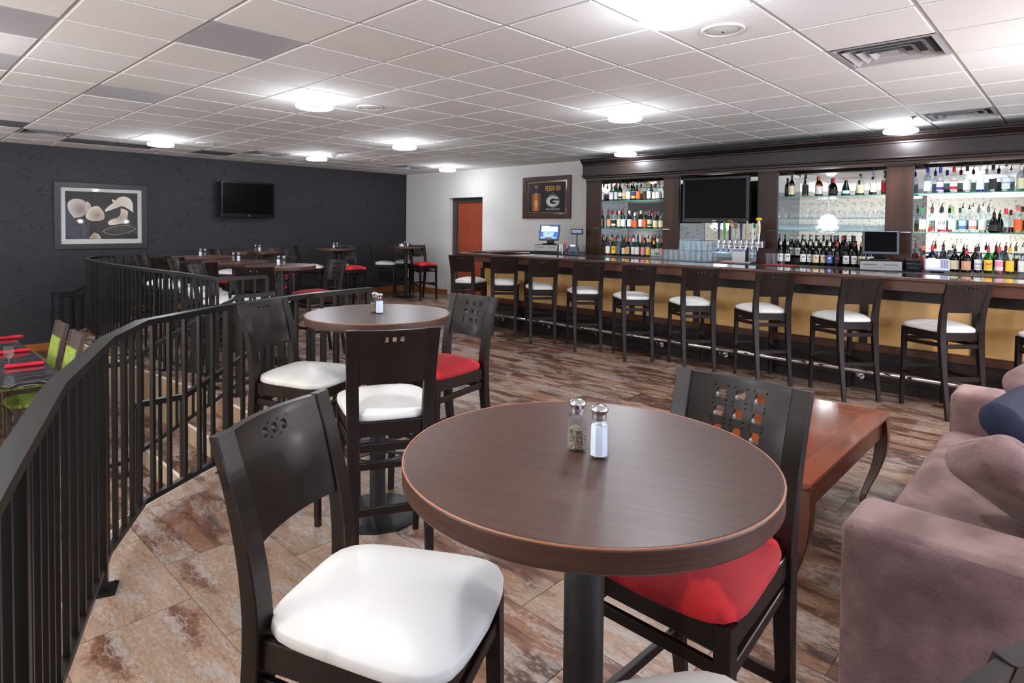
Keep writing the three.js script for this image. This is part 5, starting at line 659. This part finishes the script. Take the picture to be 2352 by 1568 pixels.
// ---------- coffee table ----------
const veneer = (seed, d, l) => tex(256, 256, (u, v) => { const g = fbm(u * 9 + fbm(v * 1.3, u, 2, seed) * 0.8, v * 0.7, 4, seed), s = vn(u * 60, v * 2, seed + 3); return mix3(d, l, clamp(g * 0.9 + s * 0.25 - 0.1)); }, { mirror: true, rep: [1.5, 1.5] });
M.veneer = mat([255, 255, 255], 0.22, { map: veneer(501, [92, 34, 10], [178, 88, 34]), clearcoat: 0.7, clearcoatRoughness: 0.08 }); M.veneerDark = mat([255, 255, 255], 0.28, { map: veneer(521, [60, 24, 12], [120, 58, 28]), clearcoat: 0.5, clearcoatRoughness: 0.12 }); M.inlay = mat([40, 20, 12], 0.4);
{
  const x0 = 2.7, x1 = 4.1, z0 = -1.48, z1 = -0.8, Y = 0.5, b = 0.11, t = thing('coffee_table', 'orange-brown veneered coffee table with sabre legs', 'coffee table');
  mesh('apron', uvm(merge([rspan(x0 + 0.05, x1 - 0.05, Y - 0.13, Y - 0.03, z1 - 0.05, z1 - 0.02, 0.004), rspan(x0 + 0.05, x1 - 0.05, Y - 0.13, Y - 0.03, z0 + 0.02, z0 + 0.05, 0.004), rspan(x0 + 0.02, x0 + 0.05, Y - 0.13, Y - 0.03, z0 + 0.05, z1 - 0.05, 0.004), rspan(x1 - 0.05, x1 - 0.02, Y - 0.13, Y - 0.03, z0 + 0.05, z1 - 0.05, 0.004)]), 'x'), M.veneerDark, t);
  mesh('moulding', uvm(rspan(x0 + 0.004, x1 - 0.004, Y - 0.035, Y - 0.012, z0 + 0.004, z1 - 0.004, 0.01, 3), 'x'), M.veneerDark, t);
  const top = (pts, rotA) => { const g = prism(pts, Y - 0.014, Y), uv = g.attributes.uv, p = g.attributes.position, c = Math.cos(rotA), s = Math.sin(rotA); for (let i = 0; i < p.count; i++) uv.setXY(i, p.getX(i) * c - p.getZ(i) * s, p.getX(i) * s + p.getZ(i) * c); return g; };
  const X0 = x0 + b, X1 = x1 - b, Z0 = z0 + b, Z1 = z1 - b, cx = (x0 + x1) / 2, cz = (z0 + z1) / 2, e = 0.0015;
  for (const [q, a] of [[[[x0, z0], [x1, z0], [X1, Z0 - e], [X0, Z0 - e]], PI / 2], [[[x0, z1], [x1, z1], [X1, Z1 + e], [X0, Z1 + e]], PI / 2], [[[x0, z0], [X0 - e, Z0], [X0 - e, Z1], [x0, z1]], 0], [[[x1, z0], [X1 + e, Z0], [X1 + e, Z1], [x1, z1]], 0]]) mesh('border', top(q, a), M.veneer, t);
  const hx = 0.34; for (const [q, a] of [[[[X0, Z0], [cx - hx, cz], [cx, cz], [cx, Z0]], 0.8], [[[X1, Z0], [cx + hx, cz], [cx, cz], [cx, Z0]], -0.8], [[[X0, Z1], [cx - hx, cz], [cx, cz], [cx, Z1]], -0.8], [[[X1, Z1], [cx + hx, cz], [cx, cz], [cx, Z1]], 0.8], [[[X0, Z0], [cx - hx, cz], [X0, Z1]], PI / 2], [[[X1, Z0], [cx + hx, cz], [X1, Z1]], PI / 2]]) mesh('veneer_panel', top(q, a), M.veneer, t);
  mesh('inlay_line', merge([span(X0 - e, X1 + e, Y - 0.012, Y + 0.0002, Z0 - 2 * e, Z0), span(X0 - e, X1 + e, Y - 0.012, Y + 0.0002, Z1, Z1 + 2 * e), span(X0 - 2 * e, X0, Y - 0.012, Y + 0.0002, Z0, Z1), span(X1, X1 + 2 * e, Y - 0.012, Y + 0.0002, Z0, Z1)]), M.inlay, t);
  const leg = (sx, sz, px, pz) => { const rows = []; for (let i = 0; i <= 14; i++) { const y = i / 14 * (Y - 0.03), u = 1 - i / 14, sw = 0.022 * Math.sin(u * PI) - 0.085 * u * u + 0.02 * u ** 8, hw = lerp(0.038, 0.014, u ** 1.15); rows.push({ c: [px + sx * sw, y, pz + sz * sw], u: [1, 0, 0], v: [0, 0, 1], a: hw, b: hw }); } const g = sweepBar(rows, 0.004, 0.3); g.deleteAttribute('color'); return uvm(g, 'y'); };
  for (const [sx, px] of [[-1, x0 + 0.04], [1, x1 - 0.04]]) for (const [sz, pz] of [[-1, z0 + 0.04], [1, z1 - 0.04]]) mesh('leg', leg(sx, sz, px, pz), M.veneerDark, t);
}

// ---------- lower dining area ----------
M.zebra = mat([255, 255, 255], 0.12, { map: tex(512, 512, (u, v) => { const w = u * 26 + fbm(u * 3, v * 2.4, 3, 601) * 5, s = Math.abs((w % 1) - 0.5), n = fbm(u * 40, v * 4, 2, 611); return mix3([44, 40, 42], [196, 192, 194], (1 - sm(0.03, 0.13, s)) * sm(0.35, 0.6, n) * 0.9); }, { mirror: true, rep: [1.3, 1.3] }), clearcoat: 0.6, clearcoatRoughness: 0.05 });
const TY = LOW + 0.76;
{
  const t = thing('dining_table', 'long dark striped dining table on the lower level', 'table', [0, 0, 0]); mesh('tabletop', uvm(rspan(0.2, 1.13, TY - 0.035, TY, -8.42, -5.98, 0.003), 'x'), M.zebra, t);
  for (const z of [-7.95, -6.45]) mesh('pedestal', merge([cyl(0.045, 0.045, 0.7, 0.66, LOW + 0.02, z, 18), rspan(0.36, 0.96, LOW, LOW + 0.03, z - 0.04, z + 0.04, 0.008), rspan(0.62, 0.7, LOW, LOW + 0.03, z - 0.3, z + 0.3, 0.008), rspan(0.4, 0.92, TY - 0.06, TY - 0.036, z - 0.04, z + 0.04, 0.004)]), M.blackMetal, t);
}
[[1.06, -8.3, 'farthest rolled red napkin on the dining table'], [0.98, -7.4, 'middle rolled red napkin on the dining table'], [0.965, -6.64, 'nearest rolled red napkin on the dining table']].forEach(([x, z, lab], i) => { const t = thing('napkin_roll', lab, 'napkin', [x, TY, z], -0.06 * i, 'napkins on the dining table'); mesh('roll', merge([cyl(0.018, 0.02, 0.27, 0, 0, 0, 14).rotateZ(PI / 2).scale(1, 0.85, 1.1).translate(0.135, 0.017, 0)]), M.napkin, t); mesh('fold', tube([[-0.13, 0.035, 0.0], [-0.04, 0.03, 0.016], [0.06, 0.034, 0.002], [0.13, 0.028, -0.012]], 0.004, 6, 12), M.napkin, t); });
const goblet = lathe([[0, 0.002], [0.034, 0.001], [0.034, 0.003], [0.01, 0.008], [0.005, 0.02], [0.005, 0.06], [0.012, 0.072], [0.034, 0.1], [0.037, 0.13], [0.034, 0.175]], 24);
[[0.87, -6.74, 'water goblet beside the nearest napkin roll'], [0.86, -7.9, 'water goblet at the edge of the picture on the dining table']].forEach(([x, z, lab]) => { const o = mesh('water_goblet', goblet, M.stem); o.position.set(x, TY, z); tag(o, lab, 'glass', 'goblets on the dining table'); });
M.lime = mat([255, 255, 255], 0.85, { map: tex(256, 256, (u, v) => { const n = fbm(u * 40, v * 40, 2, 701), b = vn(u * 24, v * 12, 705); return mix3([152, 172, 70], [96, 116, 40], sm(0.55, 0.7, n) * 0.7 + sm(0.8, 0.9, b) * 0.3); }, { mirror: true, rep: [2, 2] }) });
M.greyWood = mat([255, 255, 255], 0.4, { map: woodTex([64, 50, 44], [104, 88, 80], 8, 1.2, 711) });
let dc0 = null;
function diningChair(x, z, deg, label) {
  const a = deg * DEG; if (dc0) return dup(dc0, [x, LOW, z], a, label, 'green dining chairs'); const t = dc0 = thing('dining_chair', label, 'chair', [x, LOW, z], a, 'green dining chairs');
  const bz = (y) => -0.2 - 0.1 * Math.pow(Math.max(0, (y - 0.4) / 0.6), 1.4) - 0.05 * Math.max(0, 0.4 - y), fr = (s) => { const r = []; for (let i = 0; i <= 16; i++) { const y = 1.0 * i / 16; r.push({ c: [s * 0.2, y, bz(y)], u: [1, 0, 0], v: [0, 0, 1], a: 0.02, b: 0.02 }); } const g = sweepBar(r, 0.003, 0); g.deleteAttribute('color'); return g; };
  for (const s of [-1, 1]) { mesh('leg', fr(s), M.greyWood, t); mesh('leg', rspan(s * 0.19 - 0.018, s * 0.19 + 0.018, 0, 0.42, 0.17, 0.206, 0.004), M.greyWood, t); mesh('stretcher', rspan(s * 0.19 - 0.008, s * 0.19 + 0.008, 0.18, 0.21, -0.22, 0.18, 0.003), M.greyWood, t); }
  const curve = (y0, y1, hw, th, off) => { const rows = []; for (let i = 0; i <= 12; i++) { const y = lerp(y0, y1, i / 12); rows.push({ c: [0, y, bz(y) + off], u: [1, 0, 0], v: [0, 0, 1], a: hw, b: th }); } const g = sweepBar(rows, 0.006, 0); g.deleteAttribute('color'); return uvm(g, 'y'); };
  mesh('top_rail', curve(0.86, 1.0, 0.182, 0.012, 0), M.greyWood, t); mesh('back_pad', curve(0.5, 0.86, 0.178, 0.022, 0.004), M.lime, t); mesh('seat', cushion(0.44, 0.4, -0.2, 0.23, 0.42, 0.035, 0.025), M.lime, t); mesh('seat_frame', rspan(-0.2, 0.2, 0.36, 0.42, -0.2, 0.2, 0.006), M.greyWood, t);
}
diningChair(1.1, -7.5, -90, 'green upholstered dining chair farther along the striped table'); diningChair(1.08, -6.75, -90, 'green upholstered dining chair nearer along the striped table'); diningChair(0.4, -5.75, 180, 'green upholstered dining chair at the near end of the striped table');

// ---------- lamps outside the frame: some the mirrors show, lounge ones added to brighten ----------
M.shade = mat([236, 224, 200], 0.9, { emissive: rgb(255, 226, 178), emissiveIntensity: 0.9 });
function floorLamp(x, y, z, label) { const t = thing('floor_lamp', label, 'lamp', [x, y, z]); mesh('base', cyl(0.14, 0.14, 0.02, 0, 0, 0, 24), M.blackMetal, t); mesh('pole', cyl(0.012, 0.012, 1.55, 0, 0.02, 0, 12), M.blackMetal, t); mesh('lamp_shade', lathe([[0.2, 1.42], [0.17, 1.68]], 28), M.shade, t); const l = new THREE.PointLight(rgb(246, 242, 240), SHADE_POWER); l.position.set(x, y + 1.55, z); l.castShadow = true; l.shadow.radius = 3; l.name = 'floor_lamp_light'; scene.add(l); }
floorLamp(-2.9, LOW, -1.9, 'floor lamp with cream shade by the wallpapered wall'); floorLamp(-2.9, LOW, -4.0, 'floor lamp with cream shade farther along the wallpaper'); floorLamp(-2.9, LOW, -11.2, 'floor lamp with cream shade in the dining corner');
floorLamp(7.0, 0, 2.9, 'added unseen floor lamp with cream shade in the window corner, brightening the ceiling'); floorLamp(5.1, 0, 0.9, 'added unseen floor lamp with cream shade beyond the sofa, brightening the ceiling'); floorLamp(3.4, 0, 2.9, 'added unseen floor lamp with cream shade by the windows, brightening the ceiling');  // three unseen lounge lamps, added to brighten the ceiling
function chandelier(x, z, label) {
  const t = thing('chandelier', label, 'chandelier', [x, 1.5, z]); mesh('stem', cyl(0.01, 0.01, CEIL - 1.5, 0, 0, 0, 10), M.steel, t); mesh('hub', new THREE.SphereGeometry(0.05, 16, 12), M.steel, t); mesh('ceiling_rose', cyl(0.07, 0.07, 0.02, 0, CEIL - 1.52, 0, 20), M.steel, t);
  for (let k = 0; k < 5; k++) { const a = k * 2 * PI / 5, c = Math.cos(a), s = Math.sin(a), arm = mesh('arm', tube([[0, 0, 0], [c * 0.12, -0.05, s * 0.12], [c * 0.24, -0.03, s * 0.24], [c * 0.28, 0.03, s * 0.28]], 0.007, 8, 14), M.steel, t); mesh('lamp_shade', lathe([[0.02, 0.03], [0.05, 0.06], [0.055, 0.13]], 16).translate(c * 0.28, 0, s * 0.28), M.lampGlow, arm); }
  const l = new THREE.PointLight(rgb(242, 246, 255), CHANDELIER_POWER); l.position.set(x, 1.72, z); l.castShadow = true; l.shadow.radius = 12; l.name = 'chandelier_light'; scene.add(l);
}
chandelier(-2.2, -2.9, 'five-armed chandelier over the lower level, nearest'); chandelier(-2.2, -5.6, 'five-armed chandelier over the lower level, middle'); chandelier(-1.6, -8.6, 'five-armed chandelier over the lower level, farthest');

renderer.render(scene, camera);
